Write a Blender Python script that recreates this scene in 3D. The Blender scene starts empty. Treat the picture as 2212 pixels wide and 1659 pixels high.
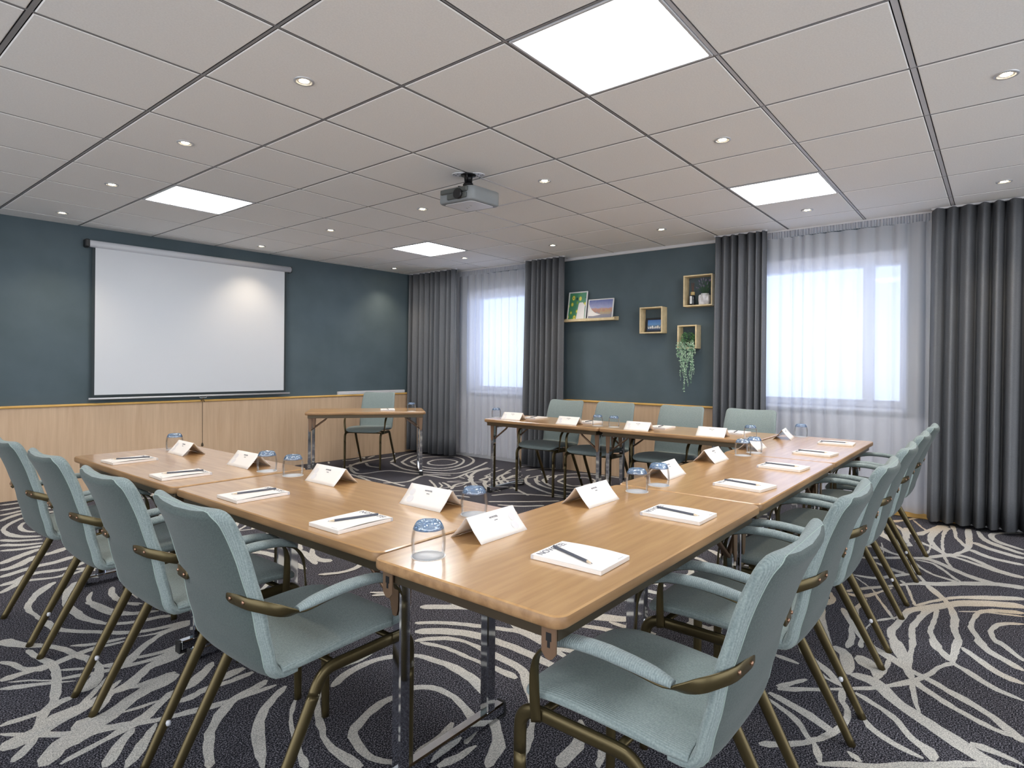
import bpy, math, random
from mathutils import Vector, Matrix
C = bpy.context.scene.collection
PI = math.pi
R = math.radians
sc = bpy.context.scene

# ------------------------------------------------------------------ camera, world, exposure
cam_d = bpy.data.cameras.new('camera')
cam = bpy.data.objects.new('camera', cam_d); C.objects.link(cam); sc.camera = cam
F_PX = 1301.96; YAW = R(39.0285); ROLL = R(0.48); CAMZ = 1.24
cam_d.sensor_fit = 'HORIZONTAL'; cam_d.sensor_width = 36.0
cam_d.lens = F_PX / 2212 * 36.0
cam_d.shift_y = -(829.5 - 790.2) / 2212
cam_d.clip_start = 0.02; cam_d.clip_end = 200
fw = Vector((math.cos(YAW), math.sin(YAW), 0)); rt = Vector((math.sin(YAW), -math.cos(YAW), 0)); up = Vector((0, 0, 1))
cx = rt * math.cos(ROLL) + up * math.sin(ROLL); cy = -rt * math.sin(ROLL) + up * math.cos(ROLL)
M = Matrix((cx, cy, -fw)).transposed().to_4x4(); M.translation = Vector((0, 0, CAMZ))
cam.matrix_world = M

w = bpy.data.worlds.new('World'); sc.world = w; w.use_nodes = True
bg = w.node_tree.nodes['Background']
bg.inputs[0].default_value = (0.92, 0.955, 1.0, 1); bg.inputs[1].default_value = 2.9
PANEL_E = 20.0
SPOT_W = 24.0
sc.view_settings.view_transform = 'Standard'; sc.view_settings.look = 'None'
sc.view_settings.exposure = 0.24; sc.view_settings.gamma = 1.0
sc.cycles.max_bounces = 7; sc.cycles.diffuse_bounces = 4; sc.cycles.glossy_bounces = 3
sc.cycles.use_adaptive_sampling = True; sc.cycles.adaptive_threshold = 0.045; sc.cycles.use_denoising = True
sc.cycles.transmission_bounces = 4; sc.cycles.transparent_max_bounces = 12
sc.cycles.caustics_reflective = False; sc.cycles.caustics_refractive = False
sc.cycles.sample_clamp_indirect = 6.0

# ------------------------------------------------------------------ room constants (metres)
HC = 2.5365            # ceiling height
T = 0.625              # ceiling module
U0, V0 = 1.2264, 2.8009
UW = 6.05              # window wall
UMIN, VMIN = -3.2, -3.4
TZ = 0.72              # table height
def VS(u): return 6.84 - 0.048 * (u - 1.3)     # the screen wall runs very slightly off square
ANG = math.atan(-0.048)

# ------------------------------------------------------------------ materials
MATS = {}
def nt(name):
    m = bpy.data.materials.new(name); m.use_nodes = True
    MATS[name] = m
    t = m.node_tree; b = t.nodes['Principled BSDF']
    return m, t, b
def rgb(s):
    def f(c):
        c /= 255.0
        return c / 12.92 if c <= 0.04045 else ((c + 0.055) / 1.055) ** 2.4
    return (f(s[0]), f(s[1]), f(s[2]), 1)
def node(t, k, **kw):
    n = t.nodes.new(k)
    for a, v in kw.items():
        setattr(n, a, v)
    return n
def plain(name, col, rough=0.5, metal=0.0, spec=0.5, coat=0.0):
    m, t, b = nt(name)
    b.inputs['Base Color'].default_value = rgb(col); b.inputs['Roughness'].default_value = rough
    b.inputs['Metallic'].default_value = metal; b.inputs['Specular IOR Level'].default_value = spec
    b.inputs['Coat Weight'].default_value = coat
    return m
def varied(name, c1, c2, scale=(10, 10, 10), rough=0.6, bump=0.0, bscale=None, detail=4, lo=0.35, hi=0.65, metal=0.0, spec=0.5, coord='Object', coat=0.0, bdist=0.002):
    m, t, b = nt(name); L = t.links
    tc = node(t, 'ShaderNodeTexCoord'); mp = node(t, 'ShaderNodeMapping'); mp.inputs['Scale'].default_value = scale
    L.new(tc.outputs[coord], mp.inputs[0])
    n = node(t, 'ShaderNodeTexNoise'); n.inputs['Scale'].default_value = 1; n.inputs['Detail'].default_value = detail
    L.new(mp.outputs[0], n.inputs['Vector'])
    r = node(t, 'ShaderNodeValToRGB')
    r.color_ramp.elements[0].position = lo; r.color_ramp.elements[0].color = rgb(c1)
    r.color_ramp.elements[1].position = hi; r.color_ramp.elements[1].color = rgb(c2)
    L.new(n.outputs[0], r.inputs[0]); L.new(r.outputs[0], b.inputs['Base Color'])
    b.inputs['Roughness'].default_value = rough; b.inputs['Metallic'].default_value = metal
    b.inputs['Specular IOR Level'].default_value = spec; b.inputs['Coat Weight'].default_value = coat
    if bump:
        bn = node(t, 'ShaderNodeBump'); bn.inputs['Strength'].default_value = bump; bn.inputs['Distance'].default_value = bdist
        if bscale:
            n2 = node(t, 'ShaderNodeTexNoise'); n2.inputs['Scale'].default_value = bscale; n2.inputs['Detail'].default_value = 3
            L.new(tc.outputs[coord], n2.inputs['Vector']); L.new(n2.outputs[0], bn.inputs['Height'])
        else:
            L.new(n.outputs[0], bn.inputs['Height'])
        L.new(bn.outputs[0], b.inputs['Normal'])
    return m

# table laminate: beech, grain along local x
varied('table_wood', (174, 132, 85), (198, 157, 106), scale=(3.5, 42, 42), rough=0.32, spec=0.5, coat=0.7, detail=5, lo=0.3, hi=0.7)
MATS['table_wood'].node_tree.nodes['Principled BSDF'].inputs['Coat Roughness'].default_value = 0.16
varied('edge_wood', (138, 104, 70), (164, 128, 90), scale=(4, 40, 40), rough=0.42)
varied('wainscot_wood', (190, 160, 130), (208, 180, 150), scale=(34, 34, 2.2), rough=0.5, detail=5, lo=0.25, hi=0.75)
varied('cap_wood', (205, 160, 84), (222, 180, 104), scale=(6, 6, 60), rough=0.45)
varied('shelf_wood', (206, 186, 146), (222, 203, 164), scale=(20, 20, 20), rough=0.55)
varied('wall_blue', (77, 91, 97), (83, 97, 104), scale=(3, 3, 3), rough=0.75, bump=0.15, bscale=420, spec=0.35)
plain('white_trim', (205, 205, 208), 0.55)
varied('ceiling_tile', (238, 238, 237), (244, 244, 243), scale=(140, 140, 140), rough=0.9, bump=0.1, bscale=500, spec=0.2)
plain('ceiling_rail', (140, 140, 142), 0.5); plain('groove_dark', (26, 26, 28), 0.8)
plain('bright_rail', (196, 196, 200), 0.5)
plain('chrome', (225, 228, 232), 0.06, metal=1.0)
plain('copper_steel', (140, 112, 90), 0.38, metal=0.6)
plain('apron_steel', (104, 92, 76), 0.32, metal=0.85)
plain('black_plastic', (22, 22, 24), 0.45)
plain('brass_paint', (87, 77, 52), 0.34, metal=0.75)
plain('screw_copper', (160, 126, 104), 0.35, metal=0.9)
plain('paper', (240, 236, 232), 0.6, spec=0.3)
plain('paper_grey', (206, 206, 212), 0.6); plain('ink', (100, 102, 114), 0.6); plain('pale_ink', (222, 220, 222), 0.6)
plain('pencil_grey', (86, 88, 98), 0.35); plain('pencil_tip', (216, 196, 168), 0.6); plain('graphite', (60, 60, 66), 0.4)
plain('screen_white', (206, 209, 214), 0.75, spec=0.2); plain('screen_black', (40, 50, 54), 0.7)
plain('housing', (196, 198, 204), 0.4); plain('silver', (200, 202, 206), 0.35, metal=0.4)
plain('projector_grey', (128, 133, 136), 0.45); plain('projector_white', (226, 228, 234), 0.4)
plain('projector_dark', (82, 86, 84), 0.5); plain('black_metal', (12, 12, 14), 0.35, metal=0.3)
plain('frame_white', (222, 222, 222), 0.4); plain('frame_black', (24, 25, 30), 0.4)
plain('pot_brown', (70, 56, 44), 0.7)
varied('marble_pot', (180, 178, 180), (222, 222, 226), scale=(24, 24, 14), rough=0.5, lo=0.4, hi=0.55)
varied('leaf_green', (66, 122, 76), (128, 176, 120), scale=(60, 60, 60), rough=0.55)
varied('vine_green', (96, 140, 108), (190, 214, 190), scale=(45, 45, 45), rough=0.55)
plain('lavender', (138, 124, 160), 0.8); plain('lavender_leaf', (70, 104, 78), 0.7)
plain('reed', (112, 74, 56), 0.7); plain('bottle_glass', (34, 38, 44), 0.15); plain('label_white', (222, 224, 226), 0.5)
plain('cork_wood', (190, 168, 118), 0.6); plain('brown_dark', (58, 40, 30), 0.6)
plain('window_frame', (226, 228, 232), 0.4); plain('dark_cord', (70, 58, 40), 0.7)
varied('curtain_grey', (86, 88, 92), (99, 101, 105), scale=(200, 200, 200), rough=0.55, spec=0.45)
varied('carpet_dark', (22, 22, 28), (136, 134, 144), scale=(210, 210, 210), rough=0.95, bump=0.5, spec=0.1, detail=2, lo=0.46, hi=0.70, bdist=0.003)
m = varied('carpet_light', (150, 149, 146), (208, 205, 198), scale=(260, 260, 260), rough=0.95, bump=0.5, spec=0.1, detail=2, lo=0.35, hi=0.65, bdist=0.003)
# some stretches of the light yarn are dyed towards tan
t = m.node_tree; b = t.nodes['Principled BSDF']; L = t.links
rmp = [n for n in t.nodes if n.type == 'VALTORGB'][0]
tc = [n for n in t.nodes if n.type == 'TEX_COORD'][0]
n2 = node(t, 'ShaderNodeTexNoise'); n2.inputs['Scale'].default_value = 0.9; n2.inputs['Detail'].default_value = 1
L.new(tc.outputs['Object'], n2.inputs['Vector'])
r2 = node(t, 'ShaderNodeValToRGB'); r2.color_ramp.elements[0].position = 0.5; r2.color_ramp.elements[1].position = 0.66
L.new(n2.outputs[0], r2.inputs[0])
mx = node(t, 'ShaderNodeMix', data_type='RGBA', blend_type='MULTIPLY'); mx.inputs[7].default_value = (1.08, 0.88, 0.66, 1)
sx = node(t, 'ShaderNodeSeparateXYZ'); L.new(tc.outputs['Object'], sx.inputs[0]); mr_ = node(t, 'ShaderNodeMapRange'); mr_.inputs[1].default_value = 0.8; mr_.inputs[2].default_value = 1.6; mr_.inputs[3].default_value = 1.0; mr_.inputs[4].default_value = 0.12; L.new(sx.outputs[1], mr_.inputs[0])
ml = node(t, 'ShaderNodeMath', operation='MULTIPLY'); L.new(r2.outputs[0], ml.inputs[0]); L.new(mr_.outputs[0], ml.inputs[1]); L.new(ml.outputs[0], mx.inputs[0]); L.new(rmp.outputs[0], mx.inputs[6]); L.new(mx.outputs[2], b.inputs['Base Color'])

def fabric(name, c1, c2, ribs):
    m, t, b = nt(name); L = t.links
    tc = node(t, 'ShaderNodeTexCoord')
    n = node(t, 'ShaderNodeTexNoise'); n.inputs['Scale'].default_value = 260; n.inputs['Detail'].default_value = 3
    L.new(tc.outputs['Object'], n.inputs['Vector'])
    r = node(t, 'ShaderNodeValToRGB'); r.color_ramp.elements[0].position = 0.35; r.color_ramp.elements[0].color = rgb(c1)
    r.color_ramp.elements[1].position = 0.65; r.color_ramp.elements[1].color = rgb(c2)
    L.new(n.outputs[0], r.inputs[0])
    b.inputs['Roughness'].default_value = 0.78; b.inputs['Specular IOR Level'].default_value = 0.25
    b.inputs['Sheen Weight'].default_value = 0.15
    bn = node(t, 'ShaderNodeBump'); bn.inputs['Strength'].default_value = 0.35; bn.inputs['Distance'].default_value = 0.0015
    if ribs:
        wv = node(t, 'ShaderNodeTexWave'); wv.wave_type = 'BANDS'; wv.bands_direction = ribs
        wv.inputs['Scale'].default_value = 62; wv.inputs['Distortion'].default_value = 0.25
        L.new(tc.outputs['Object'], wv.inputs['Vector'])
        mxx = node(t, 'ShaderNodeMix', data_type='RGBA', blend_type='MULTIPLY')
        rr = node(t, 'ShaderNodeValToRGB'); rr.color_ramp.elements[0].color = (0.8, 0.82, 0.84, 1)
        L.new(wv.outputs[1], rr.inputs[0]); mxx.inputs[0].default_value = 1.0
        L.new(r.outputs[0], mxx.inputs[6]); L.new(rr.outputs[0], mxx.inputs[7]); L.new(mxx.outputs[2], b.inputs['Base Color'])
        L.new(wv.outputs[1], bn.inputs['Height'])
    else:
        L.new(r.outputs[0], b.inputs['Base Color']); L.new(n.outputs[0], bn.inputs['Height'])
    L.new(bn.outputs[0], b.inputs['Normal'])
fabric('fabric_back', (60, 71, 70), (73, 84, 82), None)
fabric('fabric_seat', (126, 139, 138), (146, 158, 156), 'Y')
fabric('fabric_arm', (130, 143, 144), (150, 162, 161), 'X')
plain('stitch', (150, 166, 160), 0.7)

# thin clear tumbler wall: see-through with a fresnel sheen
m, t, b = nt('thin_glass'); L = t.links; t.nodes.remove(b); o = t.nodes['Material Output']
tr = node(t, 'ShaderNodeBsdfTransparent'); tr.inputs[0].default_value = (0.985, 0.988, 0.992, 1)
gl = node(t, 'ShaderNodeBsdfGlossy'); gl.inputs['Roughness'].default_value = 0.03
lw = node(t, 'ShaderNodeLayerWeight'); lw.inputs['Blend'].default_value = 0.16
ms = node(t, 'ShaderNodeMixShader'); mm = node(t, 'ShaderNodeMath', operation='MULTIPLY'); mm.inputs[1].default_value = 0.45; L.new(lw.outputs['Fresnel'], mm.inputs[0]); L.new(mm.outputs[0], ms.inputs[0]); L.new(tr.outputs[0], ms.inputs[1]); L.new(gl.outputs[0], ms.inputs[2])
L.new(ms.outputs[0], o.inputs[0])
m, t, b = nt('blue_glass'); L = t.links; t.nodes.remove(b); o = t.nodes['Material Output']
tc = node(t, 'ShaderNodeTexCoord'); nn = node(t, 'ShaderNodeTexNoise'); nn.inputs['Scale'].default_value = 75; nn.inputs['Detail'].default_value = 1
L.new(tc.outputs['Object'], nn.inputs['Vector'])
bb = node(t, 'ShaderNodeBump'); bb.inputs['Strength'].default_value = 0.8; bb.inputs['Distance'].default_value = 0.006; L.new(nn.outputs[0], bb.inputs['Height'])
cr = node(t, 'ShaderNodeValToRGB'); cr.color_ramp.elements[0].position = 0.4; cr.color_ramp.elements[0].color = (0.20, 0.40, 0.70, 1); cr.color_ramp.elements[1].position = 0.62; cr.color_ramp.elements[1].color = (0.80, 0.90, 0.98, 1)
L.new(nn.outputs[0], cr.inputs[0])
tr = node(t, 'ShaderNodeBsdfTransparent'); L.new(cr.outputs[0], tr.inputs[0])
gl = node(t, 'ShaderNodeBsdfGlossy'); gl.inputs['Roughness'].default_value = 0.08; L.new(bb.outputs[0], gl.inputs['Normal'])
df = node(t, 'ShaderNodeBsdfDiffuse'); df.inputs[0].default_value = (0.36, 0.56, 0.82, 1)
m1 = node(t, 'ShaderNodeMixShader'); m1.inputs[0].default_value = 0.26; L.new(tr.outputs[0], m1.inputs[1]); L.new(df.outputs[0], m1.inputs[2])
m2 = node(t, 'ShaderNodeMixShader'); m2.inputs[0].default_value = 0.30; L.new(m1.outputs[0], m2.inputs[1]); L.new(gl.outputs[0], m2.inputs[2])
L.new(m2.outputs[0], o.inputs[0])
# window panes
m, t, b = nt('window_glass'); L = t.links; t.nodes.remove(b); o = t.nodes['Material Output']
tr = node(t, 'ShaderNodeBsdfTransparent'); tr.inputs[0].default_value = (0.70, 0.76, 0.88, 1)
gl = node(t, 'ShaderNodeBsdfGlossy'); gl.inputs['Roughness'].default_value = 0.02
ms = node(t, 'ShaderNodeMixShader'); ms.inputs[0].default_value = 0.06; L.new(tr.outputs[0], ms.inputs[1]); L.new(gl.outputs[0], ms.inputs[2])
L.new(ms.outputs[0], o.inputs[0])
# sheer voile
m, t, b = nt('sheer_voile'); L = t.links; t.nodes.remove(b); o = t.nodes['Material Output']
tr = node(t, 'ShaderNodeBsdfTransparent'); tr.inputs[0].default_value = (1, 1, 1, 1)
tl = node(t, 'ShaderNodeBsdfTranslucent'); tl.inputs[0].default_value = (0.60, 0.63, 0.72, 1)
df = node(t, 'ShaderNodeBsdfDiffuse'); df.inputs[0].default_value = (0.90, 0.91, 0.96, 1)
m1 = node(t, 'ShaderNodeMixShader'); m1.inputs[0].default_value = 0.5; L.new(tl.outputs[0], m1.inputs[1]); L.new(df.outputs[0], m1.inputs[2])
m2 = node(t, 'ShaderNodeMixShader'); lw = node(t, 'ShaderNodeLayerWeight'); lw.inputs['Blend'].default_value = 0.5; mr_ = node(t, 'ShaderNodeMapRange'); mr_.inputs[1].default_value = 0.35; mr_.inputs[2].default_value = 0.95; mr_.inputs[3].default_value = 0.70; mr_.inputs[4].default_value = 0.97
L.new(lw.outputs['Facing'], mr_.inputs[0]); L.new(mr_.outputs[0], m2.inputs[0]); L.new(tr.outputs[0], m2.inputs[1]); L.new(m1.outputs[0], m2.inputs[2])
L.new(m2.outputs[0], o.inputs[0])
def emit(name, col, s):
    m, t, b = nt(name)
    b.inputs['Base Color'].default_value = (0.8, 0.8, 0.8, 1)
    b.inputs['Emission Color'].default_value = col; b.inputs['Emission Strength'].default_value = s
    return m
emit('panel_light', (0.95, 0.975, 1.0, 1), PANEL_E)
emit('bulb_warm', (1.0, 0.80, 0.50, 1), 60.0)

# ------------------------------------------------------------------ mesh helpers
class MB:
    def __init__(s): s.v = []; s.f = []; s.m = []; s.sm = []
    def add(s, vs, fs, mi=0, smooth=False):
        o = len(s.v); s.v += [tuple(v) for v in vs]
        for f in fs:
            s.f.append([o + i for i in f]); s.m.append(mi); s.sm.append(smooth)
        return s
    def box(s, a, b, mi=0, mat=None):
        x0, y0, z0 = a; x1, y1, z1 = b
        vs = [(x0, y0, z0), (x1, y0, z0), (x1, y1, z0), (x0, y1, z0), (x0, y0, z1), (x1, y0, z1), (x1, y1, z1), (x0, y1, z1)]
        if mat is not None: vs = [mat @ Vector(v) for v in vs]
        return s.add(vs, [(0, 3, 2, 1), (4, 5, 6, 7), (0, 1, 5, 4), (1, 2, 6, 5), (2, 3, 7, 6), (3, 0, 4, 7)], mi)
    def bbox(s, a, b, r=0.003, mi=0, mat=None):
        """box with chamfered edges"""
        x0, y0, z0 = a; x1, y1, z1 = b
        r = min(r, (x1 - x0) / 2.01, (y1 - y0) / 2.01, (z1 - z0) / 2.01)
        def ring(ix, z):
            return [(x0 + ix, y0 + r + (0 if ix else 0), z)]
        vs = []
        def lay(z, e):
            return [(x0 + r + e * 0, y0 + e, z), (x1 - r, y0 + e, z), (x1 - e, y0 + r, z), (x1 - e, y1 - r, z), (x1 - r, y1 - e, z), (x0 + r, y1 - e, z), (x0 + e, y1 - r, z), (x0 + e, y0 + r, z)]
        L4 = [lay(z0, r), lay(z0 + r, 0), lay(z1 - r, 0), lay(z1, r)]
        for l in L4: vs += l
        fs = [tuple(reversed(range(8))), tuple(24 + i for i in range(8))]
        for k in range(3):
            for i in range(8):
                j = (i + 1) % 8
                fs.append((k * 8 + i, k * 8 + j, k * 8 + 8 + j, k * 8 + 8 + i))
        if mat is not None: vs = [mat @ Vector(v) for v in vs]
        return s.add(vs, fs, mi)
    def loft(s, rings, mi=0, smooth=True, closed=True, caps=True):
        n = len(rings[0]); vs = [p for r in rings for p in r]; fs = []
        for k in range(len(rings) - 1):
            for i in range(n if closed else n - 1):
                j = (i + 1) % n
                fs.append((k * n + i, k * n + j, (k + 1) * n + j, (k + 1) * n + i))
        s.add(vs, fs, mi, smooth)
        if caps and closed:
            o = len(s.v) - len(vs)
            s.f.append([o + i for i in reversed(range(n))]); s.m.append(mi); s.sm.append(False)
            s.f.append([o + (len(rings) - 1) * n + i for i in range(n)]); s.m.append(mi); s.sm.append(False)
        return s
    def lathe(s, prof, n=24, mi=0, c=(0, 0, 0), smooth=True, caps=True):
        return s.loft([[(c[0] + r * math.cos(2 * PI * i / n), c[1] + r * math.sin(2 * PI * i / n), c[2] + z) for i in range(n)] for r, z in prof], mi, smooth, True, caps)
    def sweep(s, path, w, h, side=None, n=0, mi=0, smooth=True):
        """sweep a flat bar (n=0: w x h rounded rectangle) or an n-gon tube; side: width direction(s)"""
        P = [Vector(p) for p in path]; rings = []
        for i, p in enumerate(P):
            t = (P[min(i + 1, len(P) - 1)] - P[max(i - 1, 0)]).normalized()
            sd = side[i] if isinstance(side, list) else side
            sd = Vector(sd) if sd is not None else (Vector((0, 0, 1)) if abs(t.z) < 0.9 else Vector((1, 0, 0)))
            a = (sd - t * sd.dot(t)).normalized(); b_ = t.cross(a)
            ww = w[i] if isinstance(w, list) else w; hh = h[i] if isinstance(h, list) else h
            if n:
                rings.append([p + a * (ww / 2 * math.cos(2 * PI * k / n)) + b_ * (hh / 2 * math.sin(2 * PI * k / n)) for k in range(n)])
            else:
                q = min(ww, hh) * 0.3
                pts = [(-ww/2+q, -hh/2), (ww/2-q, -hh/2), (ww/2, -hh/2+q), (ww/2, hh/2-q), (ww/2-q, hh/2), (-ww/2+q, hh/2), (-ww/2, hh/2-q), (-ww/2, -hh/2+q)]
                rings.append([p + a * x + b_ * y for x, y in pts])
        return s.loft(rings, mi, smooth)
    def build(s, name, mats, parent=None, loc=None, rot=None, smooth_angle=None):
        me = bpy.data.meshes.new(name); me.from_pydata([tuple(v) for v in s.v], [], s.f)
        if isinstance(mats, str): mats = [mats]
        for m in mats: me.materials.append(MATS[m])
        me.polygons.foreach_set('material_index', s.m); me.polygons.foreach_set('use_smooth', s.sm)
        me.update()
        o = bpy.data.objects.new(name, me); C.objects.link(o)
        if parent is not None: o.parent = parent
        if loc is not None: o.location = loc
        if rot is not None: o.rotation_euler = rot
        return o
def tag(o, label=None, cat=None, group=None, kind=None):
    if label: o['label'] = label
    if cat: o['category'] = cat
    if group: o['group'] = group
    if kind: o['kind'] = kind
    return o
def empty(name, loc=(0, 0, 0), rz=0.0, **k):
    o = bpy.data.objects.new(name, None); C.objects.link(o); o.location = loc; o.rotation_euler = (0, 0, rz)
    o.empty_display_size = 0.1
    return tag(o, **k)
def copy_tree(o, parent=None):
    c = o.copy(); C.objects.link(c)
    if parent is not None: c.parent = parent
    for ch in list(o.children): copy_tree(ch, c)
    return c
def struct(o): o['kind'] = 'structure'; return o
def catmull(P, step):
    out = []
    n = len(P)
    for i in range(n - 1):
        p0 = P[max(i - 1, 0)]; p1 = P[i]; p2 = P[i + 1]; p3 = P[min(i + 2, n - 1)]
        d = math.dist(p1[:2], p2[:2]); k = max(2, int(d / step))
        for j in range(k):
            t = j / k; a = t * t; b = a * t
            out.append(tuple(0.5 * ((2 * p1[c]) + (-p0[c] + p2[c]) * t + (2 * p0[c] - 5 * p1[c] + 4 * p2[c] - p3[c]) * a + (-p0[c] + 3 * p1[c] - 3 * p2[c] + p3[c]) * b) for c in range(len(p1))))
    out.append(tuple(P[-1])); return out
def smooth3(P, k=6):
    """catmull through 3-d (or longer) tuples, k steps a span"""
    out = []; n = len(P)
    for i in range(n - 1):
        p0 = P[max(i - 1, 0)]; p1 = P[i]; p2 = P[i + 1]; p3 = P[min(i + 2, n - 1)]
        for j in range(k):
            t = j / k; a = t * t; b = a * t
            out.append(tuple(0.5 * ((2 * p1[c]) + (-p0[c] + p2[c]) * t + (2 * p0[c] - 5 * p1[c] + 4 * p2[c] - p3[c]) * a + (-p0[c] + 3 * p1[c] - 3 * p2[c] + p3[c]) * b) for c in range(len(p1))))
    out.append(tuple(P[-1])); return out

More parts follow.
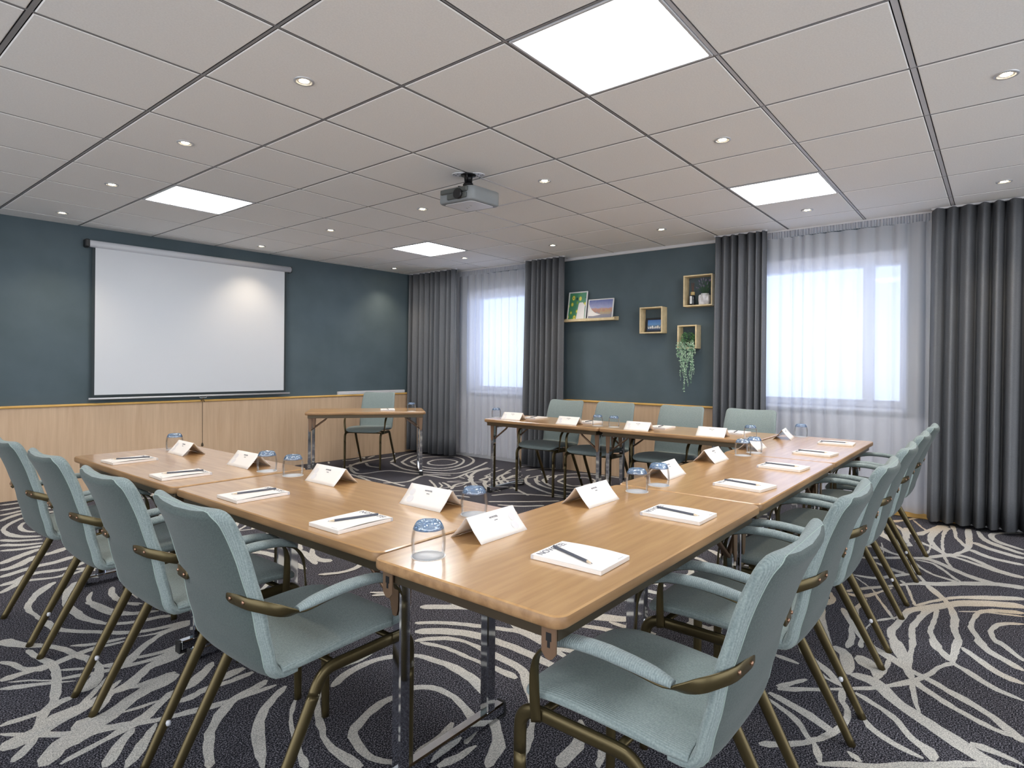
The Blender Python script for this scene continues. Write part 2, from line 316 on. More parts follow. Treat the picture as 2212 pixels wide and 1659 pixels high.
# ------------------------------------------------------------------ the carpet: dark field, hand-drawn light loops
CARPET = """4719,-117,54 4806,14,48 4990,153,44 4995,233,69 4943,276,56 4868,330,44 4766,398,50 4723,464,50 4640,562,44 4518,697,43
4719,-117,70 4764,-12,65 4814,67,43 4911,178,40 4967,266,35 5117,365,37 5231,469,43
4756,426,55 4767,346,53 4671,250,49 4587,181,50 4511,87,62 4480,-11,63 4533,-112,59
4488,-111,78 4491,-11,62 4370,157,61 4257,277,60 4227,326,65 4155,397,33 4034,488,31 3886,598,37 3777,665,25
4703,421,37 4693,334,27 4551,254,21 4444,206,22 4391,173,27
4750,467,14 4563,391,20 4447,316,24 4397,235,36 4371,183,30
4206,324,28 4112,282,45 4038,248,37 3953,210,28 3845,186,31 3691,166,35 3567,164,30 3439,142,29 3327,156,24
4299,-107,50 4189,34,63 4103,147,44 4027,214,29 3915,278,24 3789,338,18
4163,-104,81 4084,33,87 4019,121,82 3917,208,58 3791,291,65 3704,353,41 3576,381,23 3482,442,21 3411,478,11 3260,492,13 3063,474,24
3982,-100,23 3950,-11,23 3913,74,18 3846,160,17
4043,-101,47 3984,10,49 3904,74,30 3782,97,22 3650,101,26 3549,78,28 3437,45,26
3865,-97,32 3817,-31,31 3751,9,27 3652,27,23 3559,16,28 3498,-11,32
3740,352,21 3602,370,30 3461,381,28 3343,394,38 3247,370,38 3165,348,38
3806,274,49 3643,302,30 3465,321,28 3367,312,25 3212,293,24
3811,247,27 3622,247,19 3493,251,25 3388,235,23 3292,197,24
5890,188,41 5489,169,43 5218,172,34 5053,218,28 4938,264,31
5459,143,52 5326,45,60 5201,-128,71
5228,160,45 5084,43,54 5030,-124,65
5926,291,33 5708,261,26 5531,246,23 5358,201,31 5254,167,34
5823,313,44 5538,324,23 5198,309,19 4938,282,18 4761,255,19 4635,215,18
5891,331,54 5604,381,60 5337,388,38 5189,358,36 4986,296,24
5869,357,41 5579,433,40 5435,488,76 5477,574,57
5861,128,26 5627,92,42 5482,17,63 5321,-131,45
6020,-147,35 5904,-12,37 5823,38,40 5706,43,37 5570,-6,52 5448,-134,40
5238,381,12 5046,372,12 4886,378,13
5753,692,84 5876,602,35 6094,511,44 6187,459,76
5578,743,45 5292,698,65 5172,621,74 5053,516,94 5185,523,40 5482,568,38 5657,651,30
5058,510,20 4750,467,14 4586,428,18 4392,382,22 4227,326,24
4824,745,45 4869,654,56 4780,573,34 4736,483,38
5004,653,10 4807,614,9 4665,602,8
4192,448,21 4092,406,17 3916,369,13 3789,338,17
4114,679,31 4134,570,41 4253,487,38 4357,422,37
4080,662,13 3991,604,12 3906,549,11 3766,499,15 3612,440,16 3510,400,13
4478,619,21 4395,526,45 4340,442,47
3750,660,46 3758,578,46 3862,527,20 4016,470,17
3738,555,13 3614,566,22 3520,570,28 3403,546,27 3287,550,18 3160,524,30 3020,521,25
3723,740,41 3604,690,25 3525,716,70 3471,735,37 3350,729,30
3508,627,35 3401,588,30 3260,527,23 3151,483,16
3470,714,30 3264,672,34 3107,621,29 2970,580,27
5923,547,18 5721,479,18 5571,419,19
5604,566,36 5255,524,40
3370,-86,24 3503,-22,32 3560,20,43
3263,-83,31 3330,-22,41 3406,40,38 3513,76,35
3127,-80,46 3170,-2,40 3287,79,32 3362,127,32
2969,-76,32 3004,-2,34 3050,53,35 3118,106,35 3161,148,22 3316,147,33 3456,144,35
3161,148,28 3220,176,38 3299,220,32 3373,243,25
3161,148,30 3071,192,20 2956,224,22 2856,271,33 2775,326,26 2709,377,28 2665,423,27 2606,487,18 2542,557,26 2460,662,35
2636,-69,43 2675,-44,39 2778,31,31 2840,103,41 2880,160,35 2933,222,35 2967,286,39 3039,357,48 3105,434,36 3176,477,31
2657,-44,36 2671,13,31 2722,98,30 2782,173,34 2841,234,37 2882,269,48
2860,267,17 2770,251,17 2687,236,17 2621,219,21
2485,-65,23 2509,-3,33 2519,71,51
2766,465,50 2777,408,65 2741,353,61 2675,314,55 2614,251,53 2566,193,61 2510,122,65 2462,63,64 2438,26,62 2431,-18,54
2625,425,34 2584,359,28 2536,297,28 2479,255,25 2419,221,30 2389,179,44 2328,159,36
2464,372,15 2406,341,25 2367,294,29 2341,247,30 2323,183,30
2448,-64,40 2404,40,32 2343,113,33 2288,171,34 2247,230,28 2185,286,34 2126,375,29 2073,439,23
2209,376,21 2175,334,29
2624,465,24 2527,452,25 2471,422,24 2382,414,26 2280,439,26 2198,477,26 2126,534,27 2062,610,38
2198,477,21 2133,449,21 2080,430,18
2478,667,42 2546,628,25 2612,591,28
2412,679,42 2383,599,36 2351,531,41 2307,460,40 2283,436,29
2380,692,13 2330,614,25 2286,551,24 2223,509,17 2186,482,17
2747,755,28 2727,649,33
2909,684,33 2796,614,44 2746,549,35 2676,500,27 2644,469,29
2740,602,16 2672,534,19 2644,469,23
2880,736,30 2814,744,29
3003,572,56 2949,515,51 2837,486,50 2760,473,25
2977,465,61 2912,428,74 2869,387,51 2792,377,33
3265,371,48 3164,345,60 3063,312,52 2963,289,33 2882,269,32
3319,307,23 3148,295,21 3002,289,20
3020,364,17 2917,360,17 2819,372,22
653,3441,62 700,3326,47 762,3238,36 806,3142,31 827,3032,32 848,2952,38 852,2843,30 820,2758,46 773,2699,60 744,2678,38
838,3549,40 848,3400,36 883,3325,32 953,3226,34 1023,3127,37 1105,3063,37 1201,3032,38 1286,3018,51
970,3754,24 964,3602,45 968,3448,41 993,3347,32 1028,3271,28 1112,3206,37 1212,3177,38 1255,3145,26
1046,3664,44 1067,3539,37 1093,3411,38 1132,3328,44 1235,3262,22
1167,3501,22 1218,3420,21
1052,3029,19 1122,2994,19 1207,2991,41 1281,3006,56
1276,2994,58 1160,2981,35 1050,2910,33 978,2838,38 934,2797,60 860,2847,33
1189,2789,63 1083,2783,36 1011,2800,31 977,2813,31
1236,2748,66 1158,2766,57 1066,2707,89 991,2691,47 940,2652,43 866,2588,55 814,2584,36 758,2506,29 719,2475,34
837,3148,21 913,3087,30 1019,3053,31
707,3245,25 714,3153,27 737,3032,32 733,2935,34 698,2789,33 660,2674,32 621,2621,35 595,2558,27 568,2501,36 540,2435,27 481,2367,34
608,3199,32 635,3140,30 658,3049,26 704,3007,61 753,3013,40 825,3035,41 900,3044,34 952,3026,25 1008,3019,26
572,3007,58 635,3015,41 697,3003,36
590,2974,13 647,2923,14 697,2864,15 755,2836,28 843,2791,29 925,2769,35 1010,2746,30 1103,2760,24
558,2933,34 624,2888,34 691,2842,22 758,2786,12
746,2932,23 814,2869,17 860,2847,26
502,2634,31 556,2633,32 616,2626,35 676,2654,38 715,2660,41
491,2577,19 534,2526,22 587,2462,33 640,2399,41 688,2420,104 731,2414,84 783,2436,67 847,2481,57 906,2507,65 966,2526,87 1036,2536,50
471,2470,58 525,2486,73 582,2502,71 648,2541,82 710,2553,67 762,2572,40 817,2614,30 872,2661,24
537,2271,59 583,2336,64 630,2361,88 688,2367,63 738,2341,40 788,2309,40 852,2268,28 937,2233,29 1043,2185,29
573,2242,28 631,2263,27 689,2273,28 752,2290,38 819,2308,54 870,2342,38 932,2390,34 979,2420,36
654,2122,36 694,2172,41 742,2234,33 786,2275,27
694,2071,26 752,2133,42 816,2213,24 847,2247,17
790,2409,12 850,2396,19 914,2390,16
703,2561,18 750,2607,21 810,2678,18 853,2731,21
944,2334,31 991,2319,30 1036,2340,30 1114,2337,32
998,2397,35 1059,2437,52 1120,2486,39 1168,2531,27
875,2566,35 941,2555,43 1035,2562,39
1236,2228,37 1172,2201,40 1098,2193,38 1041,2159,43 983,2103,36 939,2050,34 905,1990,32 877,1914,28 856,1874,28
1260,2130,31 1188,2085,30 1127,2045,34 1076,1984,38 1039,1921,43 1000,1844,38 976,1780,22 961,1747,17
1241,2164,23 1166,2175,23 1095,2186,22 986,2225,26 910,2248,29
1227,2385,49 1150,2378,47 1101,2366,36
1234,2327,33 1144,2326,28 1071,2334,27 942,2327,29
1271,2039,12 1227,2007,12 1169,1937,14 1127,1859,16 1081,1747,18 1061,1693,26 1046,1645,29
1339,2002,13 1307,1974,16 1268,1927,21 1228,1866,23 1204,1811,29 1172,1745,19 1151,1663,27 1150,1587,40 1156,1519,44
1304,2022,10 1378,2070,11 1440,2093,18 1556,2084,32 1635,2086,24
1369,1988,33 1465,2027,44 1544,2034,37 1615,2027,34 1696,1986,36
1495,1749,25 1422,1753,34 1339,1733,34 1271,1704,37 1234,1670,32 1208,1594,30 1203,1530,31 1222,1480,27 1246,1455,29
1474,1751,30 1518,1756,30 1569,1739,34 1609,1692,34 1622,1618,29 1608,1535,30 1574,1456,34 1542,1407,37 1511,1385,38 1444,1353,28
1306,1444,25 1374,1436,31 1435,1442,33 1501,1470,32
1676,1992,23 1709,1980,26 1752,1910,30 1777,1774,41 1768,1674,46 1750,1584,50 1719,1515,47 1691,1464,31 1605,1369,38 1544,1300,41 1501,1263,49 1437,1236,36 1401,1221,26
1834,2035,37 1883,2008,38 1946,1944,34 1975,1847,26 1967,1720,38 1959,1601,44 1937,1505,41 1877,1432,44 1790,1346,30 1692,1265,19 1604,1216,36 1519,1178,35 1467,1142,25
1841,2007,27 1877,1875,27 1877,1716,24 1881,1572,31 1874,1483,50
1898,2106,57 1979,2021,63 2039,1907,59 2063,1804,59 2071,1693,48 2069,1579,50 2058,1500,47 2048,1390,37
1962,2178,33 2061,2060,37 2137,1912,40 2191,1792,35 2219,1726,57 2211,1650,51 2186,1557,46 2141,1420,26
2109,2302,48 2220,2171,61 2311,2023,48 2317,1939,47 2278,1838,44 2222,1744,39
2319,2319,32 2284,2245,36 2251,2174,48 2313,2155,32
2345,1759,22 2286,1691,30 2224,1592,44 2203,1497,57 2236,1400,73
1800,1136,28 1732,1097,36 1665,1065,45 1582,1061,50 1546,1047,37
1307,1342,35 1389,1324,29 1461,1321,20
1718,1002,26 1663,974,25 1620,958,20
2364,1564,17 2435,1565,33 2479,1480,41 2510,1360,40
2535,1568,27 2604,1520,82 2647,1435,66 2718,1374,42
2579,1470,26 2577,1397,33 2586,1290,40
2833,1570,28 2867,1556,45 2895,1537,48
3165,1577,35 3216,1548,62 3198,1462,43
3069,1541,36 3070,1496,45 3074,1434,45
2969,1490,22 2974,1430,17
2587,1300,34 2600,1233,33
2503,1163,24 2516,1075,36
1263,6693,62 1335,6683,62 1417,6687,49 1601,6627,41
1218,6449,62 1302,6463,62 1381,6465,61 1545,6394,54 1629,6444,35
1178,6239,57 1296,6294,53 1350,6319,59 1517,6240,51 1589,6226,52
1135,6010,37 1205,6107,50 1324,6197,62 1481,6081,62 1552,6065,62
1289,6030,32 1191,5908,41 1129,5795,33 1090,5665,30 1098,5488,49 1133,5383,52 1226,5290,36
1249,5841,24 1197,5716,27 1187,5552,39 1229,5452,29
1019,5390,45 1088,5279,50 1214,5194,38
991,5242,57 1081,5137,56 1192,5082,38
961,5080,47 1057,5022,55 1139,5011,56 1220,5004,33
898,4744,53 981,4818,62 1073,4894,62 1151,4942,37
869,4592,62 955,4629,62 1063,4748,61 1174,4776,62 1250,4826,62 1278,4792,37
843,4449,60 948,4499,55 1036,4534,62 1119,4533,62 1243,4590,62
811,4283,59 890,4311,52 984,4391,59 1095,4350,55 1182,4363,45 1270,4430,33
785,4144,37 852,4216,35 920,4275,42 1061,4214,30 1163,4293,36 1264,4197,48
1025,4132,26 941,4035,53 895,3960,38 840,3836,31 823,3742,28 830,3641,24 834,3489,23
1103,4040,37 1040,3937,42 993,3827,32 960,3711,20 939,3589,20
1107,3802,18 1064,3707,22 1051,3636,25 1055,3499,33 1087,3368,33 1159,3298,21
1202,3804,23 1167,3693,31 1157,3563,32 1179,3468,22 1198,3412,20
1259,3586,39 1245,3639,21 1227,3515,8
1205,4002,62 1260,4044,46 1284,4038,51
1115,4193,31 1190,4238,36 1275,4161,56
5309,5672,38 5507,5737,38 5633,5635,38 5586,5420,24 5378,5325,38 5234,5397,38 5214,5543,38 5309,5672,24
5206,5880,38 5548,5988,38 5852,5796,38 5750,5467,28 5400,5212,38 5115,5194,38 5029,5372,38 5083,5654,38 5206,5880,38
5086,5920,38 5543,6199,38 5891,6139,38 6057,5848,38 5880,5421,31 5533,5153,38 5100,5049,38 4917,5253,38 4954,5623,38 5086,5920,38
4994,6022,38 5431,6323,38 5848,6410,38 6166,6107,38
4955,5974,38 4771,5497,38 4811,5139,38 5013,4837,38 5524,4988,38 5812,5114,34
4547,6249,34 4295,5871,38 4242,5627,38 4581,5550,38 4661,5157,38 4849,4800,38
4748,6204,36 4628,5987,38 4645,5800,38
4585,6207,38 4969,6332,38 5330,6331,38
4161,5573,38 4157,5164,38 4102,4724,38
4060,5017,38 4286,4888,38 4653,5020,38 4717,4668,38 5132,4778,38 5516,4828,38
4305,4259,30 4504,4389,38 4722,4395,30 5000,4631,37 5281,4767,38 5591,4744,38
4498,4779,25 4256,4430,25 4122,4467,38
4458,4085,20 4797,4442,35 5024,4750,29
5139,4474,21 4730,4011,22 4728,4136,38
5350,3687,38 5604,3737,38 5743,3582,38 5655,3408,14 5415,3358,38 5252,3444,38 5350,3687,38
5310,3864,38 5641,3909,38 5925,3738,38 5976,3461,38 5990,3233,38
5310,3864,38 5101,3592,38 5160,3346,38 5265,3227,38
5326,3981,30 5081,3736,38 4962,3400,38 5002,3243,38
5258,4058,27 5006,3821,38 4792,3374,38 4853,3146,38
4353,3768,38 4544,3656,38 4686,3389,38 4768,3091,38
4137,3618,38 4378,3341,38 4592,3145,38
4099,3474,38 4189,3282,38 4348,3144,38
5444,4429,38 5054,4287,24 4735,3771,37 4588,3501,25
4075,6040,38 4374,6102,38 4797,6332,38 5230,6339,38
3908,6002,38 4133,5823,38 4098,5434,38 3996,5089,27
4416,6223,38 4423,6047,38 4342,5818,35"""
lines = [[tuple(int(a) / 1000.0 for a in p.split(',')) for p in l.split()] for l in CARPET.strip().split('\n')]
def cell(x, y): return (int(math.floor(x / 0.12)), int(math.floor(y / 0.12)))
cover = set()
for P in lines:
    for x, y, ww in catmull(P, 0.05):
        a, b_ = cell(x, y)
        for i in range(-1, 2):
            for j in range(-1, 2): cover.add((a + i, b_ + j))
lines = [[(x, y, max(ww, .026) if x + y > 7.2 else ww) for x, y, ww in P] for P in lines]
idx4 = [P for P in lines if max(p[0] for p in P) < 3.57 and min(p[0] for p in P) > 2.05 and max(p[1] for p in P) < .76]
lines += [[(x + 2.08, y + 3.90, max(.02, ww * .8)) for x, y, ww in P] for P in idx4]
ribs = [catmull(P, 0.03) for P in lines]
base_ribs = list(ribs)
for (sx, sy) in [(0, 1.86), (-2.08, 1.86), (2.08, 0), (-2.08, 0), (2.08, -1.86), (0, -1.86), (2.08, 1.86), (0, 3.72), (-2.08, 3.72), (2.08, 3.72), (-2.08, -1.86), (4.16, 0), (0, 5.58), (2.08, 5.58), (-4.16, 0), (4.16, -1.86), (-2.08, 5.58), (-4.16, 1.86), (4.16, 1.86), (4.16, 3.72), (1.04, .93), (-1.04, .93), (1.04, -.93), (-1.04, 2.79), (1.04, 2.79), (1.04, 4.65), (3.12, 2.79), (-1.04, 4.65), (.5, 1.4), (1.5, 3.2), (.52, 3.9), (-.6, 2.3), (2.6, 1.2), (-3.1, -.9), (-3.1, .9), (-3.1, 2.8), (1.04, -2.8), (3.1, -.93), (3.1, -2.8), (-1.04, -.93)]:
    new = set(); add = []
    for P in base_ribs:
        run = []
        for x, y, ww in P:
            X, Y = x + sx, y + sy
            if cell(X, Y) in cover or not (UMIN < X < UW - 0.03 and VMIN < Y < VS(X) - 0.05):
                if len(run) > 5: add.append(run)
                run = []
            else: run.append((X, Y, ww))
        if len(run) > 5: add.append(run)
    for r_ in add:
        ribs.append(r_)
        for x, y, ww in r_[::2]:
            a, b_ = cell(x, y)
            for i in range(-1, 2):
                for j in range(-1, 2): new.add((a + i, b_ + j))
    cover |= new
rnd = random.Random(5)
fm = MB()
fm.add([(UMIN, VMIN, 0), (UW, VMIN, 0), (UW, VS(UW), 0), (UMIN, VS(UMIN), 0)], [(0, 1, 2, 3)], 0)
zz = 0.0005
for P in ribs:
    n = len(P)
    if n < 2: continue
    vs = []
    zz += 0.0000045
    for i, (x, y, ww) in enumerate(P):
        ax, ay = P[max(i - 1, 0)][:2]; bx, by = P[min(i + 1, n - 1)][:2]
        tx, ty = bx - ax, by - ay; l = math.hypot(tx, ty) or 1; tx /= l; ty /= l
        h1 = ww / 2 * 1.0 + rnd.uniform(-0.003, 0.003); h2 = ww / 2 * 1.0 + rnd.uniform(-0.003, 0.003)
        if i in (0, n - 1): h1 *= 0.4; h2 *= 0.4
        def cl(X, Y): return (min(X, UW - 0.002), min(Y, VS(X) - 0.004), zz)
        vs += [cl(x - ty * h1, y + tx * h1), cl(x + ty * h2, y - tx * h2)]
    fm.add(vs, [(2 * i, 2 * i + 1, 2 * i + 3, 2 * i + 2) for i in range(n - 1)], 1)
fl = fm.build('floor', ['carpet_dark', 'carpet_light']); struct(fl)
# make every ribbon face up
import bmesh
bm = bmesh.new(); bm.from_mesh(fl.data)
for f in bm.faces:
    if f.normal.z < 0: f.normal_flip()
bm.to_mesh(fl.data); bm.free()

# ------------------------------------------------------------------ ceiling
cm = MB()
panels = [(1, -3), (1, 3), (5, -3), (5, 3), (-4, -3), (-4, 3), (1, -8), (5, -8)]  # last four are out of view, added for fill light
us = [UMIN] + [U0 + T * i for i in range(-7, 8)] + [UW]
vs_ = [VMIN] + [V0 + T * j for j in range(-9, 7)] + [None]
wide_u = {-1: 0.013, 0: 0.010, 1: 0.009}; wide_v = {-4: 0.015, -3: 0.012, -2: 0.009}
for a in range(len(us) - 1):
    for b_ in range(len(vs_) - 1):
        i = a - 8; j = b_ - 10                      # cell (i..i+1, j..j+1)
        u0, u1 = us[a], us[a + 1]
        v0 = vs_[b_]; v1 = vs_[b_ + 1]
        if (i, j) in panels: continue
        g = 0.0085
        gu0 = wide_u.get(i, g); gu1 = wide_u.get(i + 1, g); gv0 = wide_v.get(j, g); gv1 = wide_v.get(j + 1, g)
        x0, x1, y0 = u0 + (gu0 if a else 0), u1 - (gu1 if a < len(us) - 2 else 0), v0 + (gv0 if b_ else 0)
        if v1 is None: ya, yb = VS(x0), VS(x1)
        else: ya = yb = v1 - gv1
        bv = 0.004
        top = [(x0, y0, HC + 0.012), (x1, y0, HC + 0.012), (x1, yb, HC + 0.012), (x0, ya, HC + 0.012)]
        mid = [(x0, y0, HC + 0.003), (x1, y0, HC + 0.003), (x1, yb, HC + 0.003), (x0, ya, HC + 0.003)]
        bot = [(x0 + bv, y0 + bv, HC), (x1 - bv, y0 + bv, HC), (x1 - bv, yb - bv, HC), (x0 + bv, ya - bv, HC)]
        cm.add(top + mid + bot, [(8, 11, 10, 9)] + [(4 + k, 8 + k, 8 + (k + 1) % 4, 4 + (k + 1) % 4) for k in range(4)], 0)
        cm.add(top + mid, [(k, 4 + k, 4 + (k + 1) % 4, (k + 1) % 4) for k in range(4)], 1)
cm.add([(UMIN, VMIN, HC + 0.012), (UMIN, VS(UMIN), HC + 0.012), (UW, VS(UW), HC + 0.012), (UW, VMIN, HC + 0.012)], [(0, 1, 2, 3)], 1)
for i in range(-7, 8):
    h = wide_u.get(i, 0.0085) - 0.0045; u = U0 + T * i
    cm.box((u - h, VMIN, HC + 0.002), (u + h, VS(u), HC + 0.0115), 2)
for j in range(-9, 7):
    h = wide_v.get(j, 0.0085) - 0.0045; v = V0 + T * j
    cm.box((UMIN, v - h, HC + 0.0025), (UW, v + h, HC + 0.0112), 3 if j in (-4, -3) else 2)
# the re-laid tiles beside the projector have white edges
for (i0, j0, i1, j1) in [(3, 0, 4, 0), (4, 1, 5, 1), (4, 0, 4, 1), (5, 1, 5, 2)]:
    ua, ub = U0 + T * i0, U0 + T * i1; va, vb = V0 + T * j0, V0 + T * j1
    cm.box((ua - 0.007, va - 0.007, HC - 0.0015), (ub + 0.007, vb + 0.007, HC + 0.0135), 4)
struct(cm.build('ceiling', ['ceiling_tile', 'groove_dark', 'ceiling_rail', 'bright_rail', 'white_trim']))
# slab above the tiles keeps daylight out
struct(MB().box((UMIN - 0.15, VMIN - 0.15, HC + 0.02), (UW + 0.3, 7.2, HC + 0.12)).build('trim_1', 'groove_dark'))

# ------------------------------------------------------------------ walls
CAPZ = 0.845
def wall_s():
    m_ = MB(); a, b_ = UMIN, UW
    m_.add([(a, VS(a), 0), (b_, VS(b_), 0), (b_, VS(b_), HC + .02), (a, VS(a), HC + .02), (a, VS(a) + .15, 0), (b_, VS(b_) + .15, 0), (b_, VS(b_) + .15, HC + .02), (a, VS(a) + .15, HC + .02)],
           [(0, 1, 2, 3), (5, 4, 7, 6), (4, 0, 3, 7), (1, 5, 6, 2), (3, 2, 6, 7), (4, 5, 1, 0)])
    return struct(m_.build('wall_screen', 'wall_blue'))
wall_s()
WIN = [(4.30, 5.66, 0.90, 2.27), (0.62, 2.02, 0.90, 2.27)]
m_ = MB()
segs = sorted([(VMIN, WIN[1][0]), (WIN[1][1], WIN[0][0]), (WIN[0][1], VS(UW) + .15)])
for a, b_ in segs: m_.box((UW, a, 0), (UW + .28, b_, HC + .02))
for a, b_, z0, z1 in WIN:
    m_.box((UW, a, 0), (UW + .28, b_, z0)); m_.box((UW, a, z1), (UW + .28, b_, HC + .02))
struct(m_.build('wall_window', 'wall_blue'))
def pierced(name, along_v, lo, hi, w0, w1, z0, z1, mat):
    # an unseen wall with a wide open window added for fill daylight
    m_ = MB()
    def bx(a0, a1, za, zb):
        if along_v: m_.box((UMIN - .2, a0, za), (UMIN, a1, zb))
        else: m_.box((a0, VMIN - .2, za), (a1, VMIN, zb))
    bx(lo, w0, 0, HC + .02); bx(w1, hi, 0, HC + .02); bx(w0, w1, 0, z0); bx(w0, w1, z1, HC + .02)
    wl = struct(m_.build(name, mat))
    ld = bpy.data.lights.new('daylight', 'AREA'); ld.shape = 'RECTANGLE'; ld.size = w1 - w0; ld.size_y = z1 - z0; ld.cycles.is_portal = True
    lo_ = bpy.data.objects.new('daylight_portal', ld); C.objects.link(lo_)
    if along_v: lo_.location = (UMIN - .21, (w0 + w1) / 2, (z0 + z1) / 2); lo_.rotation_euler = (PI / 2, 0, -PI / 2)
    else: lo_.location = ((w0 + w1) / 2, VMIN - .21, (z0 + z1) / 2); lo_.rotation_euler = (PI / 2, 0, 0)
    lo_.rotation_euler = (PI / 2, 0, -PI / 2) if along_v else (-PI / 2, 0, 0)
    return wl
pierced('unseen_wall_left', True, VMIN - .2, 7.25, -2.6, 5.6, 0.25, 2.40, 'white_trim')
pierced('unseen_wall_back', False, UMIN - .2, UW + .28, -2.6, 5.2, 0.25, 2.40, 'white_trim')

def strip_s(name, mat, u0, u1, z0, z1, d0, d1, ch=0.0):
    """box lying on the screen wall"""
    o = MB().bbox((0, -d1, z0), (u1 - u0, -d0, z1), ch or 0.001).build(name, mat)
    o.location = (u0, VS(u0), 0); o.rotation_euler = (0, 0, ANG); return o
struct(strip_s('trim_2', 'wainscot_wood', UMIN, UW - .012, 0.0, CAPZ - 0.02, 0.0, 0.012))
struct(strip_s('trim_3', 'cap_wood', UMIN, UW - .012, CAPZ - 0.022, CAPZ, 0.0, 0.030, 0.006))
for (nm, a, b_) in (('trim_4', 2.02, 4.30),):
    struct(MB().box((UW - .012, a, 0), (UW, b_, CAPZ - .02)).build(nm, 'wainscot_wood'))
    struct(MB().bbox((UW - .030, a, CAPZ - .022), (UW, b_, CAPZ), 0.006).build('trim_5', 'cap_wood'))
struct(MB().box((UW - .012, 4.30, 0), (UW, 6.5, CAPZ - .02)).build('trim_6', 'white_trim'))
struct(MB().box((UW - .012, VMIN, 0), (UW, 2.02, CAPZ - .02)).build('trim_7', 'white_trim'))
struct(MB().bbox((UW - .022, VMIN, HC - .035), (UW, VS(UW), HC - .001), 0.004).build('trim_8', 'white_trim'))
# wood-coloured strip along the wall foot under the sheer
struct(MB().bbox((UW - .028, 0.2, 0.0), (UW - .013, 2.0, 0.07), 0.004).build('baseboard_window', 'cap_wood'))
o = strip_s('cable_trunking', 'white_trim', 4.64, 5.72, CAPZ, CAPZ + 0.042, 0.0, 0.03, 0.003)
tag(o, 'white plastic cable trunking lying along the wainscot cap near the corner', 'trunking')

for k, (a, b_, z0, z1) in enumerate(WIN):
    wname = 'window_%d' % (k + 1)
    m_ = MB(); x0, x1 = UW + .14, UW + .20
    fr = .06
    m_.box((x0, a, z0), (x1, a + fr, z1)); m_.box((x0, b_ - fr, z0), (x1, b_, z1))
    m_.box((x0, a + fr, z0), (x1, b_ - fr, z0 + fr)); m_.box((x0, a + fr, z1 - fr), (x1, b_ - fr, z1))
    root = struct(m_.build(wname, 'window_frame'))
    mid = (4.62, .92)[k]
    MB().bbox((x0 + .002, mid - .045, z0 + fr), (x1 - .002, mid + .045, z1 - fr), .004).build('mullion', 'window_frame', root)
    MB().box((x0 + .028, a + fr, z0 + fr), (x0 + .034, b_ - fr, z1 - fr)).build('pane', 'window_glass', root)
    MB().bbox((UW + .02, a + .002, z1 - .13), (UW + .13, b_ - .002, z1 - .002), .01).build('shutter_box', 'window_frame', root)
    MB().bbox((UW - .015, a + .01, z0 - .03), (UW + .14, b_ - .01, z0), .006).build('window_sill', 'window_frame', root)
    # reveals
    rv = MB()
    rv.box((UW - .001, a - .001, z0), (UW + .28, a + .012, z1)); rv.box((UW - .001, b_ - .012, z0), (UW + .28, b_ + .001, z1))
    rv.build('reveal', 'white_trim', root)
    ld = bpy.data.lights.new('daylight', 'AREA'); ld.shape = 'RECTANGLE'; ld.size = b_ - a; ld.size_y = z1 - z0
    ld.cycles.is_portal = True
    lo = bpy.data.objects.new('daylight_portal', ld); C.objects.link(lo)
    lo.location = (UW + .30, (a + b_) / 2, (z0 + z1) / 2); lo.rotation_euler = (PI / 2, 0, PI / 2)

# ------------------------------------------------------------------ curtains
def fold_mesh(v0, v1, u, amp, pitch, z0, z1, seed, lean=0.0, solid=0.0, nz=10, spread=0.0, du=0.0, pleat=False):
    rn = random.Random(seed); n_f = max(2, int(abs(v1 - v0) / pitch))
    # irregular fold phases
    cum = [0.0]
    for i in range(n_f): cum.append(cum[-1] + rn.uniform(0.65, 1.35))
    cum = [c / cum[-1] for c in cum]
    amps = [rn.uniform(0.65, 1.25) for _ in range(n_f + 1)]
    per = 12; pts = []
    rows = []
    for r_ in range(nz + 1):
        z = z0 + (z1 - z0) * r_ / nz; fz = 1 - r_ / nz
        row = []
        for i in range(n_f):
            for k in range(per):
                t = k / per; s = cum[i] + (cum[i + 1] - cum[i]) * t
                ph = 2 * PI * t; A = amp * (amps[i] * (1 - t) + amps[i + 1] * t) * (0.72 + 0.28 * fz)
                off = (1 - 2 * abs(math.sin(ph / 2)) ** 0.8 if pleat else math.sin(ph)) + 0.16 * math.sin(2 * ph + amps[i] * 5 + fz * 1.2)
                v = v0 + (v1 - v0) * (0.5 + (s - 0.5) * (1 + spread * fz)) + (0 if pleat else 0.30) * amp * math.cos(ph) * (1 if v1 > v0 else -1) + lean * fz
                row.append((u + du * fz + A * off, v, z + (0.006 * math.sin(7 * s + seed) if r_ == 0 else 0)))
        s = 1.0
        row.append((u + du * fz, v0 + (v1 - v0) * (0.5 + 0.5 * (1 + spread * fz)) + lean * fz, z))
        rows.append(row)
    return rows
def cloth(name, rows, mat, parent=None, thick=0.0):
    n = len(rows[0]); m_ = MB()
    vs = [p for r_ in rows for p in r_]
    fs = [(k * n + i, k * n + i + 1, (k + 1) * n + i + 1, (k + 1) * n + i) for k in range(len(rows) - 1) for i in range(n - 1)]
    m_.add(vs, fs, 0, True); o = m_.build(name, mat, parent)
    if thick:
        md = o.modifiers.new('thick', 'SOLIDIFY'); md.thickness = thick; md.offset = 0
    return o
drapes = [
    (6.60, 5.66, 5.79, 0.062, 0.098, 1, 'dark grey curtain in the corner next to the projection screen wall', 0.0, -0.02),
    (4.57, 3.98, 5.87, 0.060, 0.075, 2, 'dark grey curtain just left of the picture ledge', 0.04, 0.0),
    (2.205, 1.71, 5.89, 0.055, 0.068, 3, 'dark grey curtain between the wooden box shelves and the right window', 0.03, 0.0),
    (0.44, -1.60, 5.905, 0.066, 0.112, 4, 'wide dark grey curtain at the far right edge of the room', 0.0, 0.02)]
